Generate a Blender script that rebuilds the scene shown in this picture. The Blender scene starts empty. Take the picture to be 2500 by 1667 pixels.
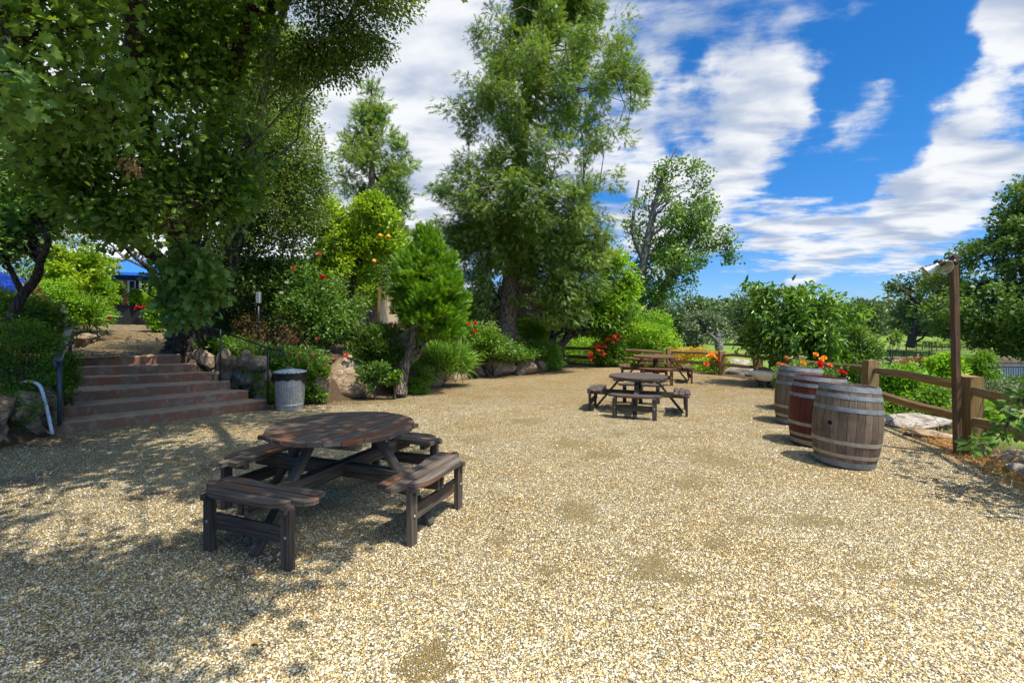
import bpy, bmesh, math, random
import numpy as np
from mathutils import Vector, Matrix

# ------------------------------------------------------------------ camera
sc = bpy.context.scene
F_PX, CX, HY, CAMH = 1150.0, 1250.0, 785.0, 1.65      # focal length and horizon row of the 2500 px photo
cam_d = bpy.data.cameras.new('camera')
cam = bpy.data.objects.new('camera', cam_d)
sc.collection.objects.link(cam)
cam.location = (0, 0, CAMH)
cam.rotation_euler = (math.radians(90), 0, 0)
cam_d.sensor_width = 36.0
cam_d.lens = 36.0 * F_PX / 2500.0
cam_d.shift_y = (HY - 833.5) / 2500.0
cam_d.clip_start = 0.05
cam_d.clip_end = 3000
sc.camera = cam

# ------------------------------------------------------------------ sun, sky, exposure
SUN_EL, SUN_AZ = math.radians(66), math.radians(124)   # azimuth from +Y towards +X
sun_vec = Vector((math.sin(SUN_AZ) * math.cos(SUN_EL), math.cos(SUN_AZ) * math.cos(SUN_EL), math.sin(SUN_EL)))
sd = bpy.data.lights.new('sun', 'SUN')
sd.energy = 4.1
sd.angle = math.radians(0.5)
sd.color = (1.0, 0.93, 0.82)
so = bpy.data.objects.new('sun', sd)
so.rotation_euler = sun_vec.to_track_quat('Z', 'Y').to_euler()
so.location = (0, 0, 30)
sc.collection.objects.link(so)
sc.view_settings.view_transform = 'Standard'
sc.view_settings.look = 'None'
sc.view_settings.gamma = 1
sc.view_settings.exposure = 0.55

world = bpy.data.worlds.new('World')
sc.world = world
world.use_nodes = True
wt = world.node_tree
wt.nodes.clear()
def wn(t, **kw):
    n = wt.nodes.new(t)
    for k, v in kw.items(): setattr(n, k, v)
    return n
def wl(a, b): wt.links.new(a, b)
def wmath(op, a, b=None, c=None, clamp=False):
    n = wn('ShaderNodeMath', operation=op); n.use_clamp = clamp
    for i, v in enumerate((a, b, c)):
        if v is None: continue
        if isinstance(v, (int, float)): n.inputs[i].default_value = v
        else: wl(v, n.inputs[i])
    return n.outputs[0]
def wmix(f, a, b):
    n = wn('ShaderNodeMix', data_type='RGBA')
    for s, v in ((n.inputs[0], f), (n.inputs[6], a), (n.inputs[7], b)):
        if isinstance(v, (int, float)): s.default_value = v
        elif isinstance(v, tuple): s.default_value = (*v, 1)
        else: wl(v, s)
    return n.outputs[2]
sky = wn('ShaderNodeTexSky', sky_type='NISHITA')
sky.sun_disc = False
sky.sun_elevation = SUN_EL
sky.sun_rotation = SUN_AZ
sky.altitude = 300
sky.air_density = 1.0; sky.dust_density = 0.3; sky.ozone_density = 5.0
hsv = wn('ShaderNodeHueSaturation'); hsv.inputs['Hue'].default_value = 0.497
hsv.inputs['Saturation'].default_value = 1.28; hsv.inputs['Value'].default_value = 1.25
wl(sky.outputs[0], hsv.inputs['Color'])
tc = wn('ShaderNodeTexCoord')
sep = wn('ShaderNodeSeparateXYZ'); wl(tc.outputs['Generated'], sep.inputs[0])
zz = wmath('MAXIMUM', sep.outputs[2], 0.0)
den = wmath('ADD', zz, 0.10)
comb = wn('ShaderNodeCombineXYZ')
wl(wmath('DIVIDE', sep.outputs[0], den), comb.inputs[0])
wl(wmath('DIVIDE', sep.outputs[1], den), comb.inputs[1])
mp = wn('ShaderNodeMapping'); mp.inputs['Scale'].default_value = (0.8, 1.2, 1); mp.inputs['Rotation'].default_value = (0, 0, 0.35)
wl(comb.outputs[0], mp.inputs[0])
def wnoise(scale, detail, rough, dist, off):
    m2 = wn('ShaderNodeMapping'); m2.inputs['Location'].default_value = off
    wl(mp.outputs[0], m2.inputs[0])
    n = wn('ShaderNodeTexNoise'); n.inputs['Scale'].default_value = scale; n.inputs['Detail'].default_value = detail
    n.inputs['Roughness'].default_value = rough; n.inputs['Distortion'].default_value = dist
    wl(m2.outputs[0], n.inputs['Vector'])
    return n.outputs['Fac']
big = wnoise(1.7, 11, 0.6, 0.2, (3.1, 1.7, 0))
fine = wnoise(6.5, 9, 0.6, 0.35, (0, 0, 4))
# where the clouds bank up and where the blue opens: directions on the sky dome
CL = [  # px, py, radius px, weight
 (850, 150, 600, 0.55), (200, 200, 700, 0.5), (700, 600, 450, 0.45), (1200, 350, 420, 0.5),
 (1640, 60, 190, 0.20), (1620, 250, 150, 0.16), (1880, 130, 150, 0.46), (1810, 250, 150, 0.50), (1600, 430, 230, 0.42), (1800, 400, 150, 0.34), (1800, 530, 200, 0.34), (1620, 580, 180, 0.28), (2130, 300, 110, 0.34), (2020, 340, 90, 0.26),
 (2520, 60, 190, 0.75), (2450, 230, 200, 0.7), (2300, 390, 170, 0.62), (2420, 450, 280, 0.62), (2150, 490, 130, 0.34), (1990, 590, 160, 0.30), (2200, 600, 230, 0.48), (1960, 660, 130, 0.22),
 (2170, 150, 240, -0.33), (2010, 60, 130, -0.2), (2250, 60, 170, -0.2), (1990, 240, 90, -0.25), (1700, 190, 90, -0.2), (1690, 335, 60, -0.3), (1560, 170, 60, -0.2), (2040, 400, 110, -0.30),
 (1960, 440, 80, -0.28), (2170, 470, 60, -0.28), (1720, 690, 190, -0.30), (1900, 720, 160, -0.2), (2120, 730, 130, -0.1), (1010, 430, 60, -0.4)]
wrp = wn('ShaderNodeTexNoise'); wrp.inputs['Scale'].default_value = 5.5; wrp.inputs['Detail'].default_value = 6; wl(tc.outputs['Generated'], wrp.inputs['Vector'])
wv = wn('ShaderNodeVectorMath', operation='SUBTRACT'); wl(wrp.outputs['Color'], wv.inputs[0]); wv.inputs[1].default_value = (.5, .5, .5)
wsx = wn('ShaderNodeVectorMath', operation='SCALE'); wl(wv.outputs[0], wsx.inputs[0]); wsx.inputs['Scale'].default_value = 0.30
wad = wn('ShaderNodeVectorMath', operation='ADD'); wl(tc.outputs['Generated'], wad.inputs[0]); wl(wsx.outputs[0], wad.inputs[1])
cov = None
for px, py, r, w in CL:
    c = Vector(((px - CX) / F_PX, 1, (HY - py) / F_PX)).normalized()
    c2 = Vector(((px + r - CX) / F_PX, 1, (HY - py) / F_PX)).normalized()
    vd = wn('ShaderNodeVectorMath', operation='DISTANCE')
    wl(wad.outputs[0], vd.inputs[0]); vd.inputs[1].default_value = c
    mr = wn('ShaderNodeMapRange', interpolation_type='SMOOTHSTEP')
    wl(vd.outputs['Value'], mr.inputs[0]); mr.inputs[1].default_value = max((c2 - c).length, 0.03) * 1.25; mr.inputs[2].default_value = 0
    mr.inputs[3].default_value = 0; mr.inputs[4].default_value = w
    cov = mr.outputs[0] if cov is None else wmath('ADD', cov, mr.outputs[0])
sd2 = wn('ShaderNodeVectorMath', operation='DISTANCE'); wl(tc.outputs['Generated'], sd2.inputs[0]); sd2.inputs[1].default_value = sun_vec
m3 = wn('ShaderNodeMapRange', interpolation_type='SMOOTHSTEP'); wl(sd2.outputs['Value'], m3.inputs[0]); m3.inputs[1].default_value = 1.0; m3.inputs[2].default_value = 0.2; m3.inputs[3].default_value = 0; m3.inputs[4].default_value = 0.35  # extra unseen cloud round the sun, to carry the added fill glow
cov = wmath('ADD', cov, m3.outputs[0])
dens = wmath('ADD', wmath('ADD', wmath('MULTIPLY', big, 1.55), wmath('MULTIPLY', fine, 0.6)), cov)
mr = wn('ShaderNodeMapRange', interpolation_type='SMOOTHERSTEP'); wl(dens, mr.inputs[0])
mr.inputs[1].default_value = 1.09; mr.inputs[2].default_value = 1.60
cloud = mr.outputs[0]
sh = wnoise(3.0, 6, 0.5, 0.3, (7.3, 2.2, 0))
shr = wn('ShaderNodeMapRange', interpolation_type='SMOOTHSTEP'); wl(sh, shr.inputs[0]); shr.inputs[1].default_value = 0.32; shr.inputs[2].default_value = 0.62
ccol = wmix(shr.outputs[0], (0.46, 0.55, 0.72), (0.95, 0.97, 1.0))
hz = wn('ShaderNodeMapRange', interpolation_type='SMOOTHSTEP'); wl(sep.outputs[2], hz.inputs[0]); hz.inputs[1].default_value = -0.02; hz.inputs[2].default_value = 0.35
hcol = wmix(hz.outputs[0], (0.50, 0.66, 0.98), (0.56, 0.84, 1.02)); tint = wn('ShaderNodeMix', data_type='RGBA', blend_type='MULTIPLY'); tint.inputs[0].default_value = 1
wl(hsv.outputs[0], tint.inputs[6]); wl(hcol, tint.inputs[7])
bg1 = wn('ShaderNodeBackground'); wl(tint.outputs[2], bg1.inputs[0]); bg1.inputs[1].default_value = 0.088
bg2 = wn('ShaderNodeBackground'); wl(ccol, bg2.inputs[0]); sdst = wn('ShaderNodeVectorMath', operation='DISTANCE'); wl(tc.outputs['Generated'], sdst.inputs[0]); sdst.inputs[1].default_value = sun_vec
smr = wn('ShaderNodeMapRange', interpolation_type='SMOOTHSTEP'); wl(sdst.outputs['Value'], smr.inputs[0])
smr.inputs[1].default_value = 1.05; smr.inputs[2].default_value = 0.0; smr.inputs[3].default_value = 0.68; smr.inputs[4].default_value = 4.6   # clouds glow round the sun, out of view, boosted as added fill light
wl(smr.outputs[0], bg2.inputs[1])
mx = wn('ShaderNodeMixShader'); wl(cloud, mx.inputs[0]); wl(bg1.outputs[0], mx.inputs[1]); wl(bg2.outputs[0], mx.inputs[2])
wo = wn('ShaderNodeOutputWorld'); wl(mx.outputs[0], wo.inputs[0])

# ------------------------------------------------------------------ helpers
COL = sc.collection
rng = np.random.default_rng(7)
random.seed(5)
def W(px, py, Y):
    """world point seen at photo pixel (px,py) when it stands Y metres ahead"""
    return np.array([(px - CX) / F_PX * Y, Y, CAMH + (HY - py) / F_PX * Y])
def G(px, py, z=0.0):
    Y = F_PX * (CAMH - z) / (py - HY)
    return np.array([(px - CX) / F_PX * Y, Y, z])

def link(o, parent=None):
    COL.objects.link(o)
    if parent is not None:
        o.parent = parent
        o.matrix_parent_inverse = Matrix.Translation(-Vector(parent.location))
    return o
def tag(o, label=None, cat=None, group=None, kind=None):
    if label: o['label'] = label
    if cat: o['category'] = cat
    if group: o['group'] = group
    if kind: o['kind'] = kind
    return o
def thing(name, label, cat, loc=(0, 0, 0), group=None):
    o = bpy.data.objects.new(name, None)
    o.empty_display_size = 0.2
    o.location = [float(a) for a in loc]
    COL.objects.link(o)
    return tag(o, label, cat, group)

def np_mesh(name, V, Fs, mat, parent=None, smooth=False, uv=None, attrs=None, local=None):
    V = np.asarray(V, dtype=np.float32)
    if local is not None: V = V - np.asarray(local, dtype=np.float32)
    me = bpy.data.meshes.new(name)
    me.vertices.add(len(V)); me.vertices.foreach_set('co', V.ravel())
    Fs = [np.asarray(f, dtype=np.int32) for f in Fs if len(f)]
    loops = np.concatenate([f.ravel() for f in Fs])
    tot = np.concatenate([np.full(len(f), f.shape[1], dtype=np.int32) for f in Fs])
    start = np.concatenate([[0], np.cumsum(tot)[:-1]]).astype(np.int32)
    me.loops.add(len(loops)); me.loops.foreach_set('vertex_index', loops)
    me.polygons.add(len(tot)); me.polygons.foreach_set('loop_start', start)
    if smooth: me.polygons.foreach_set('use_smooth', np.ones(len(tot), dtype=bool))
    if uv is not None:
        l = me.uv_layers.new(name='UVMap'); l.data.foreach_set('uv', np.asarray(uv, dtype=np.float32).ravel())
    me.update(calc_edges=True)
    if attrs:
        for k, v in attrs.items():
            a = me.attributes.new(k, 'FLOAT', 'POINT'); a.data.foreach_set('value', np.asarray(v, dtype=np.float32))
    me.materials.append(mat)
    o = bpy.data.objects.new(name, me)
    link(o, parent)
    return o

class MB:
    """collects solids (with uv: u along the grain) and links them as one mesh"""
    def __init__(s): s.v = []; s.f = []; s.uv = []; s.sm = []
    def add(s, vs, fs, uvs=None, smooth=False):
        b = len(s.v); s.v += [tuple(float(c) for c in p) for p in vs]
        for i, f in enumerate(fs):
            s.f.append([b + k for k in f]); s.sm.append(smooth)
            s.uv += (uvs[i] if uvs else [(0.0, 0.0)] * len(f))
    def box(s, c, d, ax=(1, 0, 0), up=(0, 0, 1), bev=0.004, taper=1.0, bend=0.0):
        """d=(length along ax, width, height along up)"""
        c = Vector(c); ax = Vector(ax).normalized(); up = Vector(up)
        up = (up - ax * up.dot(ax)).normalized(); sd_ = up.cross(ax)
        l, w, h = d[0] / 2, d[1] / 2, d[2] / 2
        b = min(bev, w * 0.45, h * 0.45)
        ring = [(-w + b, -h), (w - b, -h), (w, -h + b), (w, h - b), (w - b, h), (-w + b, h), (-w, h - b), (-w, -h + b)]
        n = 2 if bend == 0 else 7
        r0 = random.uniform(0, 40); vs = []
        ts = [(-1 + 2 * i / (n - 1)) for i in range(n)]
        for t in ts:
            k = 1 + (taper - 1) * (t + 1) / 2
            for (a, e) in ring:
                vs.append(c + ax * (l * t) + sd_ * (a * k) + up * (e * k + bend * (1 - t * t)))
        fs, uvs = [], []
        per = [0]
        for i in range(8):
            a, e = ring[i], ring[(i + 1) % 8]; per.append(per[-1] + math.hypot(a[0] - e[0], a[1] - e[1]))
        for j in range(n - 1):
            for i in range(8):
                k = (i + 1) % 8
                fs.append([j * 8 + i, j * 8 + k, (j + 1) * 8 + k, (j + 1) * 8 + i])
                u0, u1 = l * ts[j] + r0, l * ts[j + 1] + r0
                uvs.append([(u0, per[i] + r0), (u0, per[i + 1] + r0), (u1, per[i + 1] + r0), (u1, per[i] + r0)])
        fs.append([7, 6, 5, 4, 3, 2, 1, 0]); uvs.append([(ring[i][0] * .1 + r0, ring[i][1] + r0) for i in range(7, -1, -1)])
        e0 = (n - 1) * 8
        fs.append([e0 + i for i in range(8)]); uvs.append([(ring[i][0] * .1 + r0, ring[i][1] + r0) for i in range(8)])
        s.add(vs, fs, uvs)
        return s
    def bar(s, p, q, w, h, up=(0, 0, 1), bev=0.004, taper=1.0, bend=0.0):
        p, q = Vector(p), Vector(q)
        return s.box((p + q) / 2, ((q - p).length, w, h), q - p, up, bev, taper, bend)
    def prism(s, poly, z0, z1, M=None):
        """poly in local xy, extruded; u runs along x"""
        M = M or Matrix(); n = len(poly); r0 = random.uniform(0, 40)
        vs = [M @ Vector((x, y, z0)) for x, y in poly] + [M @ Vector((x, y, z1)) for x, y in poly]
        fs = [list(range(n))[::-1], [n + i for i in range(n)]]
        uvs = [[(poly[i][0] + r0, poly[i][1] + r0) for i in range(n)][::-1], [(poly[i][0] + r0, poly[i][1] + r0) for i in range(n)]]
        for i in range(n):
            k = (i + 1) % n
            fs.append([i, k, n + k, n + i])
            uvs.append([(poly[i][0] + r0, z0 + r0), (poly[k][0] + r0, z0 + r0), (poly[k][0] + r0, z1 + r0), (poly[i][0] + r0, z1 + r0)])
        s.add(vs, fs, uvs); return s
    def tube(s, pts, rad, sides=10, cap=True):
        V, Fq = tube_np(np.array([list(p) for p in pts], dtype=float), np.array(rad, dtype=float) if not isinstance(rad, (int, float)) else np.full(len(pts), rad), sides)
        fs = [list(f) for f in Fq]
        if cap:
            m = len(pts)
            fs.append(list(range(sides))[::-1]); fs.append([(m - 1) * sides + i for i in range(sides)])
        s.add([tuple(p) for p in V], fs, None, True); return s
    def lathe(s, prof, c=(0, 0, 0), seg=48, closed=False, rf=None, staves=0):
        """prof: (r,z) list; rf(angle, z) multiplies r"""
        n = len(prof); vs = []; fs = []; uvs = []
        for i in range(seg):
            a = 2 * math.pi * i / seg
            for (r, z) in prof:
                k = rf(a, z) if rf else 1
                vs.append((c[0] + r * k * math.cos(a), c[1] + r * k * math.sin(a), c[2] + z))
        for i in range(seg):
            j = (i + 1) % seg
            for k in range(n if closed else n - 1):
                m = (k + 1) % n
                fs.append([i * n + k, j * n + k, j * n + m, i * n + m])
                v0, v1 = i / seg * max(staves, 1), (i + 1) / seg * max(staves, 1)
                uvs.append([(prof[k][1], v0), (prof[k][1], v1), (prof[m][1], v1), (prof[m][1], v0)])
        s.add(vs, fs, uvs, True); return s
    def build(s, name, mat, parent=None, local=None):
        me = bpy.data.meshes.new(name)
        vs = s.v
        if local is not None: vs = [(x - local[0], y - local[1], z - local[2]) for x, y, z in vs]
        me.from_pydata(vs, [], s.f)
        l = me.uv_layers.new(name='UVMap'); l.data.foreach_set('uv', np.array(s.uv, dtype=np.float32).ravel())
        me.polygons.foreach_set('use_smooth', np.array(s.sm, dtype=bool))
        me.materials.append(mat); me.update()
        o = bpy.data.objects.new(name, me)
        return link(o, parent)

def tube_np(P, R, sides=6, rough=0.0, base=0):
    n = len(P)
    T = np.gradient(P, axis=0); T /= np.linalg.norm(T, axis=1)[:, None] + 1e-9
    ref = np.array([0.31, 0.17, 0.9]) if abs(T[0][2]) < 0.8 else np.array([1.0, 0.13, 0.05])
    A = np.cross(T, ref); A /= np.linalg.norm(A, axis=1)[:, None] + 1e-9
    B = np.cross(T, A)
    ang = np.arange(sides) * 2 * np.pi / sides
    rr = R[:, None] * (1 + (rough * rng.normal(0, 1, (n, sides)) if rough else 0))
    V = P[:, None, :] + rr[:, :, None] * (np.cos(ang)[None, :, None] * A[:, None, :] + np.sin(ang)[None, :, None] * B[:, None, :])
    i = np.arange(n - 1)[:, None] * sides; k = np.arange(sides)[None, :]; k2 = (k + 1) % sides
    Fq = np.stack([i + k, i + k2, i + sides + k2, i + sides + k], -1).reshape(-1, 4) + base
    return V.reshape(-1, 3), Fq
class TB:
    """many tubes in one mesh"""
    def __init__(s): s.V = []; s.F = []; s.n = 0; s.pts = []
    def tube(s, P, R, sides=7, rough=0.04):
        P = np.asarray(P, float); R = np.asarray(R, float)
        V, Fq = tube_np(P, R, sides, rough, s.n); s.V.append(V); s.F.append(Fq); s.n += len(V); s.pts.append(P)
    def twigs(s, S, E, r0, r1, sag=0.0):
        n = len(S)
        if n == 0: return
        M = (S + E) / 2 + rng.normal(0, 0.07, S.shape) * np.linalg.norm(E - S, axis=1)[:, None]; M[:, 2] += sag * np.linalg.norm(E - S, axis=1)
        D = E - S; D /= np.linalg.norm(D, axis=1)[:, None] + 1e-9
        A = np.cross(D, np.array([0.3, 0.2, 0.93])); A /= np.linalg.norm(A, axis=1)[:, None] + 1e-9
        B = np.cross(D, A); a = np.arange(3) * 2 * np.pi / 3
        off = np.cos(a)[None, :, None] * A[:, None] + np.sin(a)[None, :, None] * B[:, None]
        V = np.stack([S[:, None] + off * r0, M[:, None] + off * (r0 + r1) / 2, E[:, None] + off * r1], 1)  # n,3,3,3
        b = np.arange(n)[:, None] * 9 + s.n
        q = []
        for j in range(2):
            for k in range(3):
                k2 = (k + 1) % 3
                q.append(np.concatenate([b + j * 3 + k, b + j * 3 + k2, b + (j + 1) * 3 + k2, b + (j + 1) * 3 + k], 1))
        s.V.append(V.reshape(-1, 3)); s.F.append(np.concatenate(q)); s.n += n * 9
    def build(s, name, mat, parent=None, local=None):
        return np_mesh(name, np.concatenate(s.V), [np.concatenate(s.F)], mat, parent, True, None, None, local)

def spline(pts, n=12):
    """Catmull-Rom through points (rows of any width)"""
    P = np.asarray(pts, float); P = np.vstack([2 * P[0] - P[1], P, 2 * P[-1] - P[-2]]); out = []
    for i in range(1, len(P) - 2):
        t = np.linspace(0, 1, n, endpoint=False)[:, None]
        a, b, c, d = P[i - 1], P[i], P[i + 1], P[i + 2]
        out.append(0.5 * ((2 * b) + (-a + c) * t + (2 * a - 5 * b + 4 * c - d) * t ** 2 + (-a + 3 * b - 3 * c + d) * t ** 3))
    out.append(P[-2][None]); return np.concatenate(out)

# ------------------------------------------------------------------ materials
class NT:
    def __init__(s, name):
        s.m = bpy.data.materials.new(name); s.m.use_nodes = True; s.t = s.m.node_tree; s.t.nodes.clear()
        s.out = s.t.nodes.new('ShaderNodeOutputMaterial')
    def n(s, t, **kw):
        x = s.t.nodes.new(t)
        for k, v in kw.items(): setattr(x, k, v)
        return x
    def put(s, sock, v):
        if v is None: return
        if isinstance(v, (int, float)): sock.default_value = v
        elif isinstance(v, tuple): sock.default_value = (*v, 1) if (len(v) == 3 and sock.type == 'RGBA') else v
        else: s.t.links.new(v, sock)
    def math(s, op, a, b=None, clamp=False):
        x = s.n('ShaderNodeMath', operation=op); x.use_clamp = clamp; s.put(x.inputs[0], a); s.put(x.inputs[1], b); return x.outputs[0]
    def mix(s, f, a, b, bt='MIX'):
        x = s.n('ShaderNodeMix', data_type='RGBA', blend_type=bt); s.put(x.inputs[0], f); s.put(x.inputs[6], a); s.put(x.inputs[7], b); return x.outputs[2]
    def ramp(s, f, stops, interp='LINEAR'):
        x = s.n('ShaderNodeValToRGB'); x.color_ramp.interpolation = interp; e = x.color_ramp.elements
        while len(e) > 1: e.remove(e[-1])
        e[0].position = stops[0][0]; e[0].color = (*stops[0][1], 1)
        for p, c in stops[1:]:
            k = e.new(p); k.color = (*c, 1)
        s.put(x.inputs[0], f); return x.outputs[0]
    def rng(s, f, a, b, c=0.0, d=1.0):
        x = s.n('ShaderNodeMapRange'); x.clamp = True; s.put(x.inputs[0], f)
        for i, v in enumerate((a, b, c, d)): x.inputs[i + 1].default_value = v
        return x.outputs[0]
    def map(s, v, scale=(1, 1, 1), loc=(0, 0, 0), rot=(0, 0, 0)):
        x = s.n('ShaderNodeMapping'); s.put(x.inputs[0], v); x.inputs['Scale'].default_value = scale; x.inputs['Location'].default_value = loc; x.inputs['Rotation'].default_value = rot
        return x.outputs[0]
    def noise(s, v, scale, detail=4, rough=0.55, dist=0.0, col=False):
        x = s.n('ShaderNodeTexNoise'); s.put(x.inputs['Vector'], v); x.inputs['Scale'].default_value = scale
        x.inputs['Detail'].default_value = detail; x.inputs['Roughness'].default_value = rough; x.inputs['Distortion'].default_value = dist
        return x.outputs['Color' if col else 'Fac']
    def vor(s, v, scale, feature='F1', out='Distance', rnd=1.0):
        x = s.n('ShaderNodeTexVoronoi', feature=feature); s.put(x.inputs['Vector'], v); x.inputs['Scale'].default_value = scale
        x.inputs['Randomness'].default_value = rnd
        return x.outputs[out]
    def attr(s, name):
        x = s.n('ShaderNodeAttribute', attribute_name=name); return x.outputs['Fac']
    def bump(s, h, strength=0.5, dist=0.01):
        x = s.n('ShaderNodeBump'); x.inputs['Strength'].default_value = strength; x.inputs['Distance'].default_value = dist; s.put(x.inputs['Height'], h); return x.outputs[0]
    def bsdf(s, col, rough=0.7, normal=None, metal=0.0, spec=0.5):
        x = s.n('ShaderNodeBsdfPrincipled'); s.put(x.inputs['Base Color'], col); s.put(x.inputs['Roughness'], rough); s.put(x.inputs['Normal'], normal)
        x.inputs['Metallic'].default_value = metal; x.inputs['Specular IOR Level'].default_value = spec
        return x.outputs[0]
    def done(s, sh): s.t.links.new(sh, s.out.inputs[0]); return s.m
    @property
    def obj(s): return s.n('ShaderNodeTexCoord').outputs['Object']
    @property
    def uv(s): return s.n('ShaderNodeTexCoord').outputs['UV']
    @property
    def pos(s): return s.n('ShaderNodeNewGeometry').outputs['Position']
    @property
    def isl(s): return s.n('ShaderNodeNewGeometry').outputs['Random Per Island']

def leaf_mat(name, cols, transl=0.4, tcol=None, rough=0.42, spec=0.35):
    m = NT(name); i = m.isl
    n = len(cols); cols = [tuple(min(1, v * k) for v, k in zip(cc, (1.5, 1.5, 1.3))) for cc in cols] if not name.startswith('petal') else cols
    c = m.ramp(i, [(k / max(n - 1, 1), cc) for k, cc in enumerate(cols)])
    pn = m.noise(m.pos, 0.9, 2)
    c = m.mix(m.rng(pn, 0.35, 0.65), m.mix(1.0, c, (0.82, 0.88, 0.8), 'MULTIPLY'), m.mix(1.0, c, (1.22, 1.1, 0.95), 'MULTIPLY'))
    a = m.bsdf(c, rough, None, 0, spec)
    t = m.n('ShaderNodeBsdfTranslucent')
    tc_ = m.mix(1.0, c, tcol or (1.7, 1.5, 0.6), 'MULTIPLY'); m.put(t.inputs[0], tc_)
    mxx = m.n('ShaderNodeMixShader'); mxx.inputs[0].default_value = transl
    m.t.links.new(a, mxx.inputs[1]); m.t.links.new(t.outputs[0], mxx.inputs[2])
    return m.done(mxx.outputs[0])
def plain(name, col, rough=0.6, metal=0.0, bump=0.0, scale=20, var=0.15):
    m = NT(name); p = m.obj
    nz = m.noise(p, scale, 5, 0.6)
    c = m.mix(m.rng(nz, 0.3, 0.7), tuple(x * (1 - var) for x in col), tuple(min(1, x * (1 + var)) for x in col))
    return m.done(m.bsdf(c, rough, m.bump(nz, bump, 0.01) if bump else None, metal))
def bark_mat(name, c0, c1, scale=9, moss=None):
    m = NT(name); p = m.map(m.pos, (1, 1, 0.22))
    a = m.noise(p, scale, 6, 0.65, 0.6); v = m.vor(p, scale * 1.7, 'DISTANCE_TO_EDGE')
    h = m.math('ADD', a, m.rng(v, 0, 0.25, 0, 0.6))
    c = m.mix(m.rng(h, 0.45, 1.1), c0, c1)
    if moss: c = m.mix(m.rng(m.noise(m.pos, 2.5, 4), 0.5, 0.65), c, moss)
    return m.done(m.bsdf(c, 0.9, m.bump(h, 0.9, 0.03)))
def wood_mat(name, dark, mid, light, patch, patch_lo=0.5, patch_hi=0.65, rough=0.75):
    m = NT(name); uv = m.uv
    g = m.noise(m.map(uv, (2.2, 55, 1)), 1.0, 6, 0.62, 0.4)
    g2 = m.noise(m.map(uv, (0.8, 9, 1)), 1.0, 4, 0.6, 1.2)
    c = m.ramp(m.math('ADD', m.math('MULTIPLY', g, 0.65), m.math('MULTIPLY', g2, 0.35)), [(0.3, dark), (0.5, mid), (0.72, light)])
    pt = m.noise(m.map(uv, (1.3, 5, 1)), 1.0, 4, 0.6, 0.5)
    c = m.mix(m.rng(pt, patch_lo, patch_hi), c, m.mix(m.rng(g, 0.3, 0.7), tuple(x * 0.55 for x in patch), patch))
    kn = m.vor(m.map(uv, (2.2, 7, 1)), 1.0, 'F1')
    c = m.mix(m.rng(kn, 0.035, 0.07), (0.02, 0.014, 0.01), c)
    crack = m.noise(m.map(uv, (1.6, 90, 1)), 1.0, 3, 0.7, 0.2)
    c = m.mix(m.rng(crack, 0.30, 0.36), tuple(x * 0.4 for x in dark), c)
    return m.done(m.bsdf(c, 0.85, m.bump(m.math('ADD', g, m.rng(crack, 0.28, 0.4)), 0.8, 0.004), 0, 0.15))

M = {}
M['grey_wood'] = wood_mat('grey_wood', (0.030, 0.024, 0.021), (0.085, 0.066, 0.056), (0.19, 0.155, 0.135), (0.20, 0.085, 0.045), 0.56, 0.72)
M['grey_frame'] = wood_mat('grey_frame', (0.026, 0.020, 0.015), (0.082, 0.067, 0.052), (0.19, 0.16, 0.128), (0.12, 0.07, 0.042), 0.56, 0.7)
M['red_top'] = wood_mat('red_top', (0.030, 0.025, 0.021), (0.100, 0.083, 0.068), (0.25, 0.215, 0.18), (0.26, 0.105, 0.05), 0.50, 0.64)
M['red_wood'] = wood_mat('red_wood', (0.05, 0.028, 0.018), (0.13, 0.070, 0.042), (0.24, 0.15, 0.10), (0.20, 0.085, 0.042), 0.45, 0.65)
M['fence_wood'] = wood_mat('fence_wood', (0.09, 0.058, 0.028), (0.25, 0.17, 0.08), (0.45, 0.34, 0.19), (0.36, 0.22, 0.08), 0.48, 0.65)
M['pole_wood'] = wood_mat('pole_wood', (0.055, 0.032, 0.020), (0.14, 0.085, 0.052), (0.25, 0.175, 0.12), (0.24, 0.12, 0.05), 0.52, 0.66)
M['bark'] = bark_mat('bark_dark', (0.012, 0.010, 0.009), (0.085, 0.068, 0.055))
M['bark_grey'] = bark_mat('bark_grey', (0.06, 0.055, 0.05), (0.30, 0.28, 0.25), 12)
M['bark_cedar'] = bark_mat('bark_cedar', (0.045, 0.034, 0.026), (0.24, 0.185, 0.135), 10)
M['twig'] = plain('twig', (0.07, 0.055, 0.04), 0.85)
M['twig_pale'] = plain('twig_pale', (0.16, 0.13, 0.10), 0.85)
M['oak_leaf'] = leaf_mat('oak_leaf', [(0.055, 0.11, 0.024), (0.088, 0.165, 0.032), (0.14, 0.235, 0.042), (0.125, 0.18, 0.085)], 0.48)
M['oak_leaf_pale'] = leaf_mat('oak_leaf_pale', [(0.08, 0.16, 0.050), (0.13, 0.225, 0.07), (0.18, 0.28, 0.09)], 0.4)  # paler grey-green leaves, colour brightened to look part sunlit under the canopy
M['liveoak_leaf'] = leaf_mat('liveoak_leaf', [(0.045, 0.085, 0.022), (0.075, 0.135, 0.030), (0.11, 0.18, 0.042), (0.16, 0.20, 0.10)], 0.36)
M['cedar_leaf'] = leaf_mat('cedar_leaf', [(0.045, 0.095, 0.020), (0.090, 0.17, 0.028), (0.13, 0.225, 0.038), (0.24, 0.29, 0.16)], 0.34)
M['bright_cedar'] = leaf_mat('bright_cedar', [(0.05, 0.12, 0.012), (0.09, 0.20, 0.016), (0.14, 0.28, 0.022)], 0.36)
M['citrus_leaf'] = leaf_mat('citrus_leaf', [(0.06, 0.14, 0.012), (0.12, 0.23, 0.018), (0.19, 0.31, 0.024), (0.28, 0.34, 0.03)], 0.38)
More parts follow.
